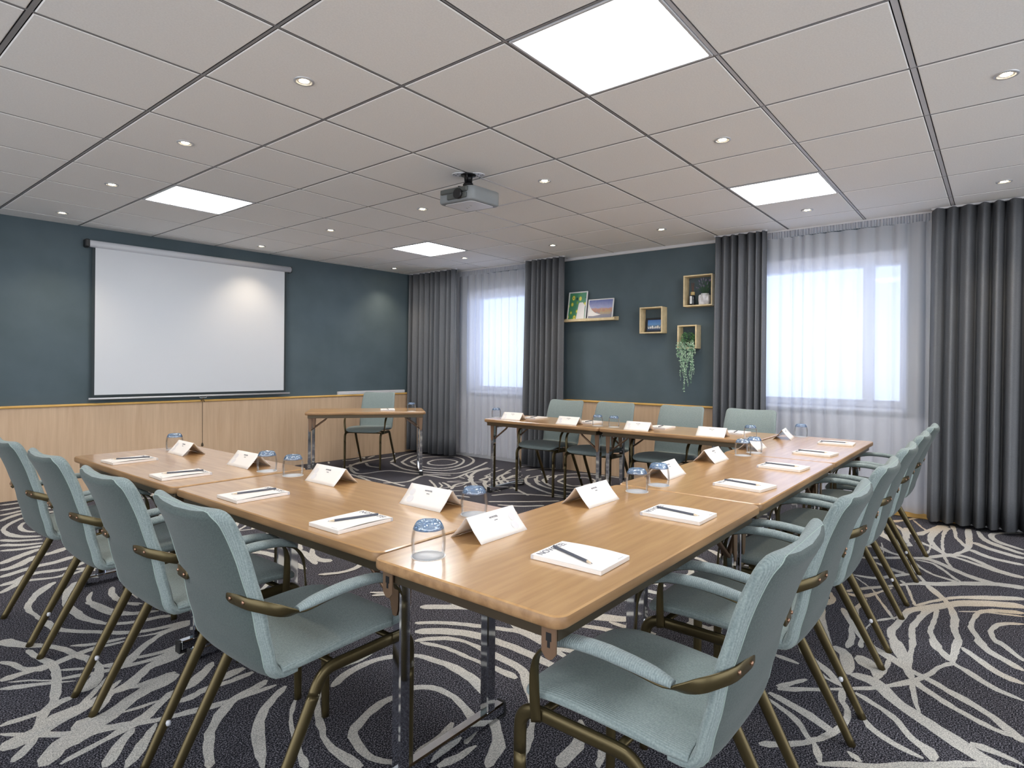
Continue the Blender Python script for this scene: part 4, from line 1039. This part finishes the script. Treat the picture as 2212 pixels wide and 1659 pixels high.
names = ['first', 'second', 'third', 'fourth', 'fifth', 'sixth']
k = 0
for i, js, rl in rows_d:
    for q, j in enumerate(js):
        du_ = {(0, 3): .03, (0, 5): .06, (6, -5): .06, (6, -3): .06}.get((i, j), 0); dv_ = {3: .05, 5: .10}.get(j, 0)
        o = put(dn0, k, (U0 + T * (i + .5) + du_, V0 + T * (j + .5) + dv_, HC), 0, 'warm round downlight, %s from the right %s' % (names[q], rl) if i else 'warm round downlight, %s from the camera %s' % (names[q], rl), 'downlight', 'round warm ceiling downlights')
        ld = bpy.data.lights.new('downlight_beam', 'SPOT'); ld.energy = SPOT_W; ld.color = (1.0, .83, .62); ld.spot_size = R(105); ld.spot_blend = .8; ld.shadow_soft_size = .03
        lo = bpy.data.objects.new('downlight_beam', ld); C.objects.link(lo); lo.location = (o.location.x, o.location.y, HC - .012)
        k += 1

# ------------------------------------------------------------------ projector
PX, PY = 2.985, 2.815
mt = empty('projector_mount', (PX, PY, HC), label='black swivel projector bracket with white ceiling plates', cat='bracket')
m_ = MB()
for s in (-1, 1):
    pts = []
    for k in range(24):
        a = 2 * PI * k / 24; pts.append((s * .060 + .052 * math.cos(a), .042 * math.sin(a)))
    m_.loft([[(x, y, -.0002) for x, y in pts], [(x, y, -.004) for x, y in pts]], 0, False)
mt2 = m_.build('ceiling_plate', 'projector_white', mt, rot=(0, 0, R(-51)))
m_ = MB()
for s in (-1, 1):
    for x, y in ((.085, .012), (.098, -.004), (.070, -.022), (.060, .024)): m_.lathe([(.0001, -.0052), (.005, -.0052), (.005, -.0035)], 8, 0, (s * x, y, 0))
m_.build('plate_holes', 'black_metal', mt2)
m_ = MB(); m_.lathe([(.052, -.004), (.052, -.010), (.030, -.014), (.026, -.060), (.034, -.064), (.034, -.074), (.0001, -.075)], 24)
m_.bbox((-.036, -.020, -.110), (.036, .020, -.070), .004); m_.sweep([(-.045, -.03, -.012), (-.02, -.01, -.05)], .02, .01, None); m_.sweep([(.045, .03, -.012), (.02, .01, -.05)], .02, .01, None)
m_.bbox((-.055, -.055, -.121), (.055, .055, -.108), .003)
m_.sweep([(-.03, .0, -.10), (-.115, -.02, -.118)], .018, .008, None); m_.sweep([(.03, 0, -.10), (.10, .03, -.118)], .018, .008, None)
m_.build('swivel_arm', 'black_metal', mt)
MB().bbox((-.020, -.0215, -.098), (.012, -.0195, -.086), .001).build('bracket_label', 'silver', mt)
pj = empty('projector', (PX - .005, PY - .02, HC - .1225), R(0), label='grey and white ceiling projector hanging upside down from its bracket', cat='projector')
pj.rotation_euler = (R(3), 0, R(-3))
m_ = MB()
# body: rounded box 0.33 x 0.27 x 0.10, front bowed
def pj_ring(z, ins):
    pts = []
    ax, ay = .135 - ins, .165 - ins
    for (x, y) in rrect(2 * ax, 2 * ay, .035, 5): pts.append((x - .012 * (1 if x < 0 else 0) * (1 - (y / ay) ** 2), y, z))
    return pts
m_.loft([pj_ring(0, .010), pj_ring(-.006, .002), pj_ring(-.030, 0), pj_ring(-.085, .000), pj_ring(-.094, .006), pj_ring(-.096, .012)], 0, True)
body = m_.build('body', 'projector_grey', pj)
m_ = MB(); rg = rrect(.215, .275, .03, 5)
rg = [(x, y) for x, y in rg]
m_.loft([[(x, y, -.0955) for x, y in rg], [(x, y, -.0985) for x, y in rg]], 0, False); top = m_.build('top_cover', 'projector_white', pj)
m_ = MB(); m_.bbox((-.155, -.128, -.040), (-.128, .128, -.008), .006); m_.bbox((-.1535, -.120, -.080), (-.130, .06, -.046), .004); m_.build('front_grille', 'projector_dark', pj)
m_ = MB(); m_.lathe([(.0001, 0), (.030, 0), (.034, .006), (.034, .024)], 24)
m_.v = [(-.150 - z, -.06 + x, -.055 + y) for x, y, z in m_.v]
ln = m_.build('lens', 'black_plastic', pj)
m_ = MB()
for x, y in ((-.02, -.03), (0, .01), (.02, .05)): m_.bbox((x, y, -.0995), (x + .02, y + .006, -.0980), .0005)
m_.build('buttons', 'projector_grey', top)
MB().sweep([(.02, .19, -.055), (.06, .21, -.02), (.04, .17, .03)], .008, .008, None, 8).build('antenna_plug', 'black_plastic', pj)

# ------------------------------------------------------------------ projection screen (local x along the wall, y out of the room)
SU = 1.92
sr = empty('projection_screen', (SU, VS(SU), 0), ANG, label='wide pull-down projection screen with black border on the left wall', cat='projection screen')
Wd = 2.035
m_ = MB()
m_.sweep([(0.0, -.066, 2.372), (Wd, -.066, 2.372)], .068, .062, None, 20)
m_.build('housing', 'housing', sr)
m_ = MB(); m_.bbox((-.036, -.092, 2.335), (.001, -.004, 2.412), .008); m_.bbox((Wd - .001, -.092, 2.337), (Wd + .010, -.004, 2.408), .005); m_.build('end_bracket', 'black_plastic', sr)
MB().box((.026, -.0650, .905), (1.988, -.0640, 2.345)).build('border', 'screen_black', sr)
MB().box((.050, -.0665, .926), (1.962, -.0652, 2.345)).build('screen_fabric', 'screen_white', sr)
m_ = MB(); m_.sweep([(.004, -.066, .890), (2.040, -.066, .890)], .020, .016, None, 12); m_.build('bottom_bar', 'silver', sr)
m_ = MB(); m_.sweep([(1.005, -.066, .880), (1.012, -.074, .868), (1.075, -.074, .868), (1.083, -.066, .880)], .005, .005, None, 8); hd = m_.build('pull_handle', 'silver', sr)
m_ = MB()
m_.sweep([(1.043, -.074, .868), (1.040, -.060, .82), (1.044, -.052, .70), (1.046, -.050, .52), (1.047, -.050, .38)], .006, .006, None, 8)
m_.sweep([(1.030, -.072, .852), (1.024, -.066, .830), (1.036, -.062, .846), (1.043, -.074, .868), (1.052, -.064, .848), (1.060, -.064, .822), (1.050, -.066, .84)], .007, .007, None, 8)
m_.lathe([(.0001, 0), (.009, .002), (.013, .012), (.010, .030), (.004, .044), (.0001, .046)], 12, 0, (1.047, -.050, .338))
m_.build('pull_cord', 'dark_cord', sr)

# ------------------------------------------------------------------ picture ledge and what stands on it
XW = UW
lg = empty('picture_ledge', (XW, 3.72, 1.765), label='light wood picture ledge on the blue wall holding two frames', cat='shelf')
MB().bbox((-.105, -.365, 0), (-.001, .365, .012), .002).build('shelf_board', 'shelf_wood', lg)
MB().bbox((-.105, -.365, .012), (-.094, .365, .030), .002).build('front_lip', 'shelf_wood', lg)
MB().bbox((-.012, -.365, .012), (-.001, .365, .045), .002).build('back_strip', 'shelf_wood', lg)

def art(name, parent, w_, h, builder):
    """flat printed picture in local y (width) / z (height), facing -x"""
    builder(name, parent, w_, h)
def art_avocado(name, parent, w_, h):
    m, t, b = nt('print_fruit'); L = t.links
    tc = node(t, 'ShaderNodeTexCoord'); mp = node(t, 'ShaderNodeMapping'); mp.inputs['Scale'].default_value = (1, 17, 12)
    L.new(tc.outputs['Object'], mp.inputs[0])
    vo = node(t, 'ShaderNodeTexVoronoi'); vo.voronoi_dimensions = '3D'; vo.inputs['Scale'].default_value = 1; vo.inputs['Randomness'].default_value = 0.55
    L.new(mp.outputs[0], vo.inputs['Vector'])
    r1 = node(t, 'ShaderNodeValToRGB'); r1.color_ramp.interpolation = 'CONSTANT'
    e = r1.color_ramp.elements; e[0].position = 0; e[0].color = rgb((120, 84, 40)); e[1].position = .13; e[1].color = rgb((226, 214, 96))
    e2 = e.new(.32); e2.color = rgb((120, 160, 60)); e3 = e.new(.40); e3.color = rgb((72, 138, 104))
    L.new(vo.outputs['Distance'], r1.inputs[0])
    r2 = node(t, 'ShaderNodeValToRGB'); r2.color_ramp.interpolation = 'CONSTANT'
    e = r2.color_ramp.elements; e[0].position = 0; e[0].color = rgb((22, 66, 62)); e[1].position = .40; e[1].color = rgb((72, 138, 104)); L.new(vo.outputs['Distance'], r2.inputs[0])
    sp = node(t, 'ShaderNodeSeparateColor'); L.new(vo.outputs['Color'], sp.inputs[0])
    gt = node(t, 'ShaderNodeMath', operation='GREATER_THAN'); gt.inputs[1].default_value = .62; L.new(sp.outputs[0], gt.inputs[0])
    mx_ = node(t, 'ShaderNodeMix', data_type='RGBA'); L.new(gt.outputs[0], mx_.inputs[0]); L.new(r1.outputs[0], mx_.inputs[6]); L.new(r2.outputs[0], mx_.inputs[7])
    L.new(mx_.outputs[2], b.inputs['Base Color']); b.inputs['Roughness'].default_value = .45
    o = MB().box((-.001, -w_ / 2, -h / 2), (.001, w_ / 2, h / 2)).build(name, 'print_fruit', parent)
    return o
def frame_obj(name, loc, w_, h, bar, mat, tilt, label, rz=0):
    r_ = empty(name, loc, rz, label=label, cat='picture frame'); r_.rotation_euler = (0, tilt, rz)
    m_ = MB(); d = .016
    m_.bbox((-d, -w_ / 2, 0), (0, -w_ / 2 + bar, h), .002); m_.bbox((-d, w_ / 2 - bar, 0), (0, w_ / 2, h), .002)
    m_.bbox((-d, -w_ / 2 + bar, 0), (0, w_ / 2 - bar, bar), .002); m_.bbox((-d, -w_ / 2 + bar, h - bar), (0, w_ / 2 - bar, h), .002)
    m_.build('frame', mat, r_)
    return r_
LZ = 1.765 + .0125
# portrait frame: v 3.745..4.00
f1 = frame_obj('framed_picture', (XW - .072, 3.877, LZ), .262, .345, .014, 'frame_white', R(9), 'taller white picture frame with green fruit print, left on the ledge')
p = empty('picture', (-.006, 0, .1725)); p.parent = f1
bpy.data.objects.remove(p)
m_ = MB().box((-.008, -.117, .014), (-.005, .117, .331)); pr1 = None
art_avocado('print', f1, .234, .317); pr = [c for c in f1.children if c.name.startswith('print')][0]; pr.location = (-.008, 0, .1725)
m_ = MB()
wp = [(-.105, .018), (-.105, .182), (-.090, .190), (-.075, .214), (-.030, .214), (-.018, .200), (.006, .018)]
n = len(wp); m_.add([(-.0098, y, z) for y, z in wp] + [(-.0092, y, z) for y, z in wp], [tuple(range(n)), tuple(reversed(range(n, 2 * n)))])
m_.build('painted_glare', 'paper', f1)  # glare on the picture glass, painted as a white patch over the print
# landscape frame
f2 = frame_obj('framed_picture', (XW - .070, 3.560, LZ), .335, .240, .012, 'frame_white', R(9), 'lower white picture frame with pale city photo, right on the ledge')
m, t, b = nt('print_city'); L = t.links
tc = node(t, 'ShaderNodeTexCoord'); sx = node(t, 'ShaderNodeSeparateXYZ'); L.new(tc.outputs['Object'], sx.inputs[0])
nz_ = node(t, 'ShaderNodeTexNoise'); nz_.inputs['Scale'].default_value = 34; nz_.inputs['Detail'].default_value = 5; L.new(tc.outputs['Object'], nz_.inputs['Vector'])
ad = node(t, 'ShaderNodeMath', operation='MULTIPLY_ADD'); ad.inputs[1].default_value = .05; L.new(nz_.outputs[0], ad.inputs[0]); L.new(sx.outputs[2], ad.inputs[2])
mr = node(t, 'ShaderNodeMapRange'); mr.inputs[1].default_value = -.08; mr.inputs[2].default_value = .14; L.new(ad.outputs[0], mr.inputs[0])
rr = node(t, 'ShaderNodeValToRGB'); e = rr.color_ramp.elements
e[0].position = 0; e[0].color = rgb((122, 124, 140)); e[1].position = .28; e[1].color = rgb((150, 140, 146))
for pz, cc in ((.34, (176, 126, 106)), (.50, (186, 142, 128)), (.56, (158, 160, 196)), (1.0, (86, 98, 160))): q = e.new(pz); q.color = rgb(cc)
L.new(mr.outputs[0], rr.inputs[0]); L.new(rr.outputs[0], b.inputs['Base Color']); b.inputs['Roughness'].default_value = .4
pc_ = MB().box((-.001, -.1555, -.108), (.001, .1555, .108)).build('print', 'print_city', f2); pc_.location = (-.008, 0, .12)
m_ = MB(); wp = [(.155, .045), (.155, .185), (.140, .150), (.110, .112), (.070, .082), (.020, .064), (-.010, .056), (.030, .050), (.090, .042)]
n = len(wp); m_.add([(-.0098, y, z) for y, z in wp] + [(-.0092, y, z) for y, z in wp], [tuple(reversed(range(n))), tuple(range(n, 2 * n))]); m_.build('white_triangle', 'paper', f2)  # plain white curved triangle laid over the print
m_ = MB()
rn = random.Random(3)
for k in range(9):
    y = -.130 + .016 * k; h_ = rn.uniform(.02, .07); m_.box((-.0096, y - .004, .060), (-.0090, y + .004, .070 + h_))
m_.build('towers', 'cork_wood', f2)

# ------------------------------------------------------------------ box shelves
def box_shelf(v0, v1, z0, z1, label, d=.123, th=.0135):
    r_ = empty('box_shelf', (XW - .0005, (v0 + v1) / 2, z0), label=label, cat='shelf', group='square light wood box shelves')
    h = z1 - z0; w_ = (v1 - v0) / 2
    MB().bbox((-d, -w_, 0), (0, w_, th), .002).build('bottom_panel', 'shelf_wood', r_)
    MB().bbox((-d, -w_, h - th), (0, w_, h), .002).build('top_panel', 'shelf_wood', r_)
    MB().bbox((-d, -w_, th), (0, -w_ + th, h - th), .002).build('side_panel', 'shelf_wood', r_)
    MB().bbox((-d, w_ - th, th), (0, w_, h - th), .002).build('side_panel', 'shelf_wood', r_)
    return r_
box_shelf(2.774, 3.036, 1.600, 1.881, 'middle box shelf, holding a small black photo frame')
box_shelf(2.240, 2.544, 1.862, 2.181, 'topmost and largest box shelf, holding the lavender pot and diffuser')
box_shelf(2.400, 2.605, 1.432, 1.673, 'lowest box shelf, holding the trailing plant')
# small black photo frame in the middle box
f3 = frame_obj('framed_photo', (XW - .030, 2.905, 1.6140), .200, .155, .020, 'frame_black', R(7), 'small black photo frame inside the middle box shelf')
m, t, b = nt('print_harbour'); L = t.links
tc = node(t, 'ShaderNodeTexCoord'); sx = node(t, 'ShaderNodeSeparateXYZ'); L.new(tc.outputs['Object'], sx.inputs[0])
nz_ = node(t, 'ShaderNodeTexNoise'); nz_.inputs['Scale'].default_value = 60; L.new(tc.outputs['Object'], nz_.inputs['Vector'])
ad = node(t, 'ShaderNodeMath', operation='MULTIPLY_ADD'); ad.inputs[1].default_value = .03; L.new(nz_.outputs[0], ad.inputs[0]); L.new(sx.outputs[2], ad.inputs[2])
mr = node(t, 'ShaderNodeMapRange'); mr.inputs[1].default_value = -.045; mr.inputs[2].default_value = .075; L.new(ad.outputs[0], mr.inputs[0])
rr = node(t, 'ShaderNodeValToRGB'); e = rr.color_ramp.elements
e[0].position = 0; e[0].color = rgb((38, 60, 96)); e[1].position = .2; e[1].color = rgb((60, 86, 120))
for pz, cc in ((.30, (170, 178, 180)), (.42, (96, 120, 150)), (.55, (100, 150, 206)), (1.0, (70, 118, 190))): q = e.new(pz); q.color = rgb(cc)
L.new(mr.outputs[0], rr.inputs[0]); L.new(rr.outputs[0], b.inputs['Base Color']); b.inputs['Roughness'].default_value = .35
pc_ = MB().box((-.001, -.080, -.0575), (.001, .080, .0575)).build('print', 'print_harbour', f3); pc_.location = (-.008, 0, .0775)
m_ = MB()
for k in range(7):
    y = .066 - .021 * k; m_.box((-.0096, y - .007, .040), (-.0090, y + .005, .052 + .010 * (k % 3)))
m_.build('white_buildings', 'paper', f3)
# diffuser bottle
BZ = 1.862 + .0138
bt = empty('reed_diffuser', (XW - .070, 2.463, BZ), label='reed diffuser bottle with white label and wooden collar in the top box', cat='diffuser')
MB().lathe([(.0001, 0), (.0235, 0), (.0255, .004), (.0255, .092), (.022, .100), (.012, .106), (.012, .112), (.0001, .112)], 24).build('bottle', 'bottle_glass', bt)
MB().bbox((-.0262, -.002, .016), (-.0250, .020, .094), .0004).build('bottle_label', 'label_white', bt)
MB().lathe([(.0001, .106), (.020, .106), (.021, .108), (.021, .136), (.020, .138), (.0001, .138)], 24).build('collar', 'cork_wood', bt)
for k in range(5):
    a = 2 * PI * k / 5 + .3
    MB().sweep([(0.004 * math.cos(a), .004 * math.sin(a), .12), (.014 * math.cos(a), .014 * math.sin(a), .232)], .003, .003, None, 6).build('reed', 'reed', bt)
# lavender pot
lp = empty('lavender_pot', (XW - .066, 2.336, BZ), label='white marbled pot of lavender in the top box shelf', cat='potted plant')
m_ = MB(); sq = lambda r, z: [(x, y, z) for x, y in rrect(2 * r, 2 * r, .016, 4)]
m_.loft([sq(.044, 0), sq(.051, .006), sq(.053, .04), sq(.052, .090), sq(.046, .100), sq(.040, .102)], 0, True)
m_.lathe([(.036, .100), (.039, .104), (.039, .114), (.034, .115), (.033, .106)], 24); m_.build('pot', 'marble_pot', lp)
rn = random.Random(8)
m_ = MB(); mf = MB()
for k in range(46):
    a = rn.uniform(0, 2 * PI); s_ = rn.uniform(.1, 1.0); hgt = rn.uniform(.07, .165)
    dx, dy = .055 * s_ * math.cos(a) * .8, .085 * s_ * math.sin(a)
    if dx > .045: dx = .045
    x0, y0 = .02 * math.cos(a), .02 * math.sin(a)
    tip = (max(-.056, x0 + dx), min(.12, max(-.072, y0 + dy)), .108 + min(hgt, .178 - .5 * abs(dy)))
    midp = (x0 + dx * .35, y0 + dy * .35, .108 + hgt * .5)
    m_.sweep([(x0, y0, .108), midp, tip], [.0028, .0034, .001], .0012, None)
    if k % 2 == 0:
        d = Vector(tip) - Vector(midp); d.normalize(); q = Vector(tip)
        mf.sweep([tuple(q - d * .026), tuple(q - d * .012), tuple(q)], [.004, .008, .003], [.004, .008, .003], None, 6)
    else:
        for u_ in (.4, .6, .8):
            bx = [x0 + (tip[c] - x0) * u_ if c == 0 else (y0 + (tip[1] - y0) * u_ if c == 1 else .108 + (tip[2] - .108) * u_) for c in range(3)]
            m_.sweep([tuple(bx), (bx[0] + rn.uniform(-.012, .012), bx[1] + rn.uniform(-.012, .012), bx[2] + .016)], [.004, .001], .001, None)
m_.build('stems', 'lavender_leaf', lp); mf.build('flowers', 'lavender', lp)
# trailing plant
tp = empty('trailing_plant', (XW - .070, 2.503, 1.4455), label='trailing ivy-like plant spilling out of the lowest box shelf', cat='potted plant')
MB().lathe([(.0001, 0), (.036, 0), (.044, .05), (.046, .06), (.040, .058), (.0001, .055)], 20).build('pot', 'pot_brown', tp)
rn = random.Random(21)
def leaf(m_, c, d, nrm, s_):
    d = Vector(d).normalized(); n_ = Vector(nrm).normalized(); sd = d.cross(n_)
    if sd.length < .01: sd = Vector((0, 1, 0))
    sd.normalize(); n_ = sd.cross(d); c = Vector(c)
    m_.add([c, c + d * s_ * .45 + sd * s_ * .38 + n_ * s_ * .08, c + d * s_, c + d * s_ * .45 - sd * s_ * .38 + n_ * s_ * .08, c + d * s_ * .5 - n_ * s_ * .06], [(0, 4, 1), (1, 4, 2), (2, 4, 3), (3, 4, 0)], 0, False)
m_ = MB()
for k in range(330):
    a = rn.uniform(0, 2 * PI); e_ = rn.uniform(-.1, 1); r0 = .072 * math.sqrt(max(0, 1 - max(0, e_) ** 2 * .6)) * rn.uniform(.55, 1)
    x, y, z = r0 * math.cos(a) * .80 - .012, r0 * math.sin(a) * 1.0, .050 + .115 * max(0, e_) * rn.uniform(.7, 1)
    x = min(x, .06)
    leaf(m_, (x, y, z), (math.cos(a), math.sin(a), rn.uniform(-.3, .8)), (rn.uniform(-1, 1), rn.uniform(-1, 1), 1), rn.uniform(.012, .022))
m_.build('foliage', 'leaf_green', tp)
vines = [(-.085, .10), (-.07, .22), (-.045, .30), (-.055, .36), (-.02, .42), (.0, .33), (.012, .46), (.018, .50), (.03, .28), (.045, .36), (.06, .24), (.075, .10), (-.078, .30), (-.066, .40), (.05, .20), (.085, .14), (.02, .22), (-.03, .20)]
for (yv, ln_) in vines:
    m_ = MB(); path = [(-.02, yv * .6, .075), (-.056, yv * .85, .070), (-.070, yv, .035)]
    n = int(ln_ / .03); wob = rn.uniform(0, 6)
    for i in range(1, n + 1): path.append((-.072 + .004 * math.sin(i + wob), yv + .010 * math.sin(i * .6 + wob), .035 - .03 * i))
    m_.sweep(path, .0022, .0022, (1, 0, 0), 5)
    for i in range(2, len(path)):
        for q in range(5):
            x, y, z = path[i]; z += rn.uniform(-.015, .015)
            leaf(m_, (x, y, z), (rn.uniform(-.9, .2), rn.uniform(-1, 1), rn.uniform(-.7, .5)), (-1, rn.uniform(-.5, .5), rn.uniform(0, 1)), rn.uniform(.010, .019) * (1.0 if z > -.25 else .75))
    m_.build('vine', 'vine_green', tp)
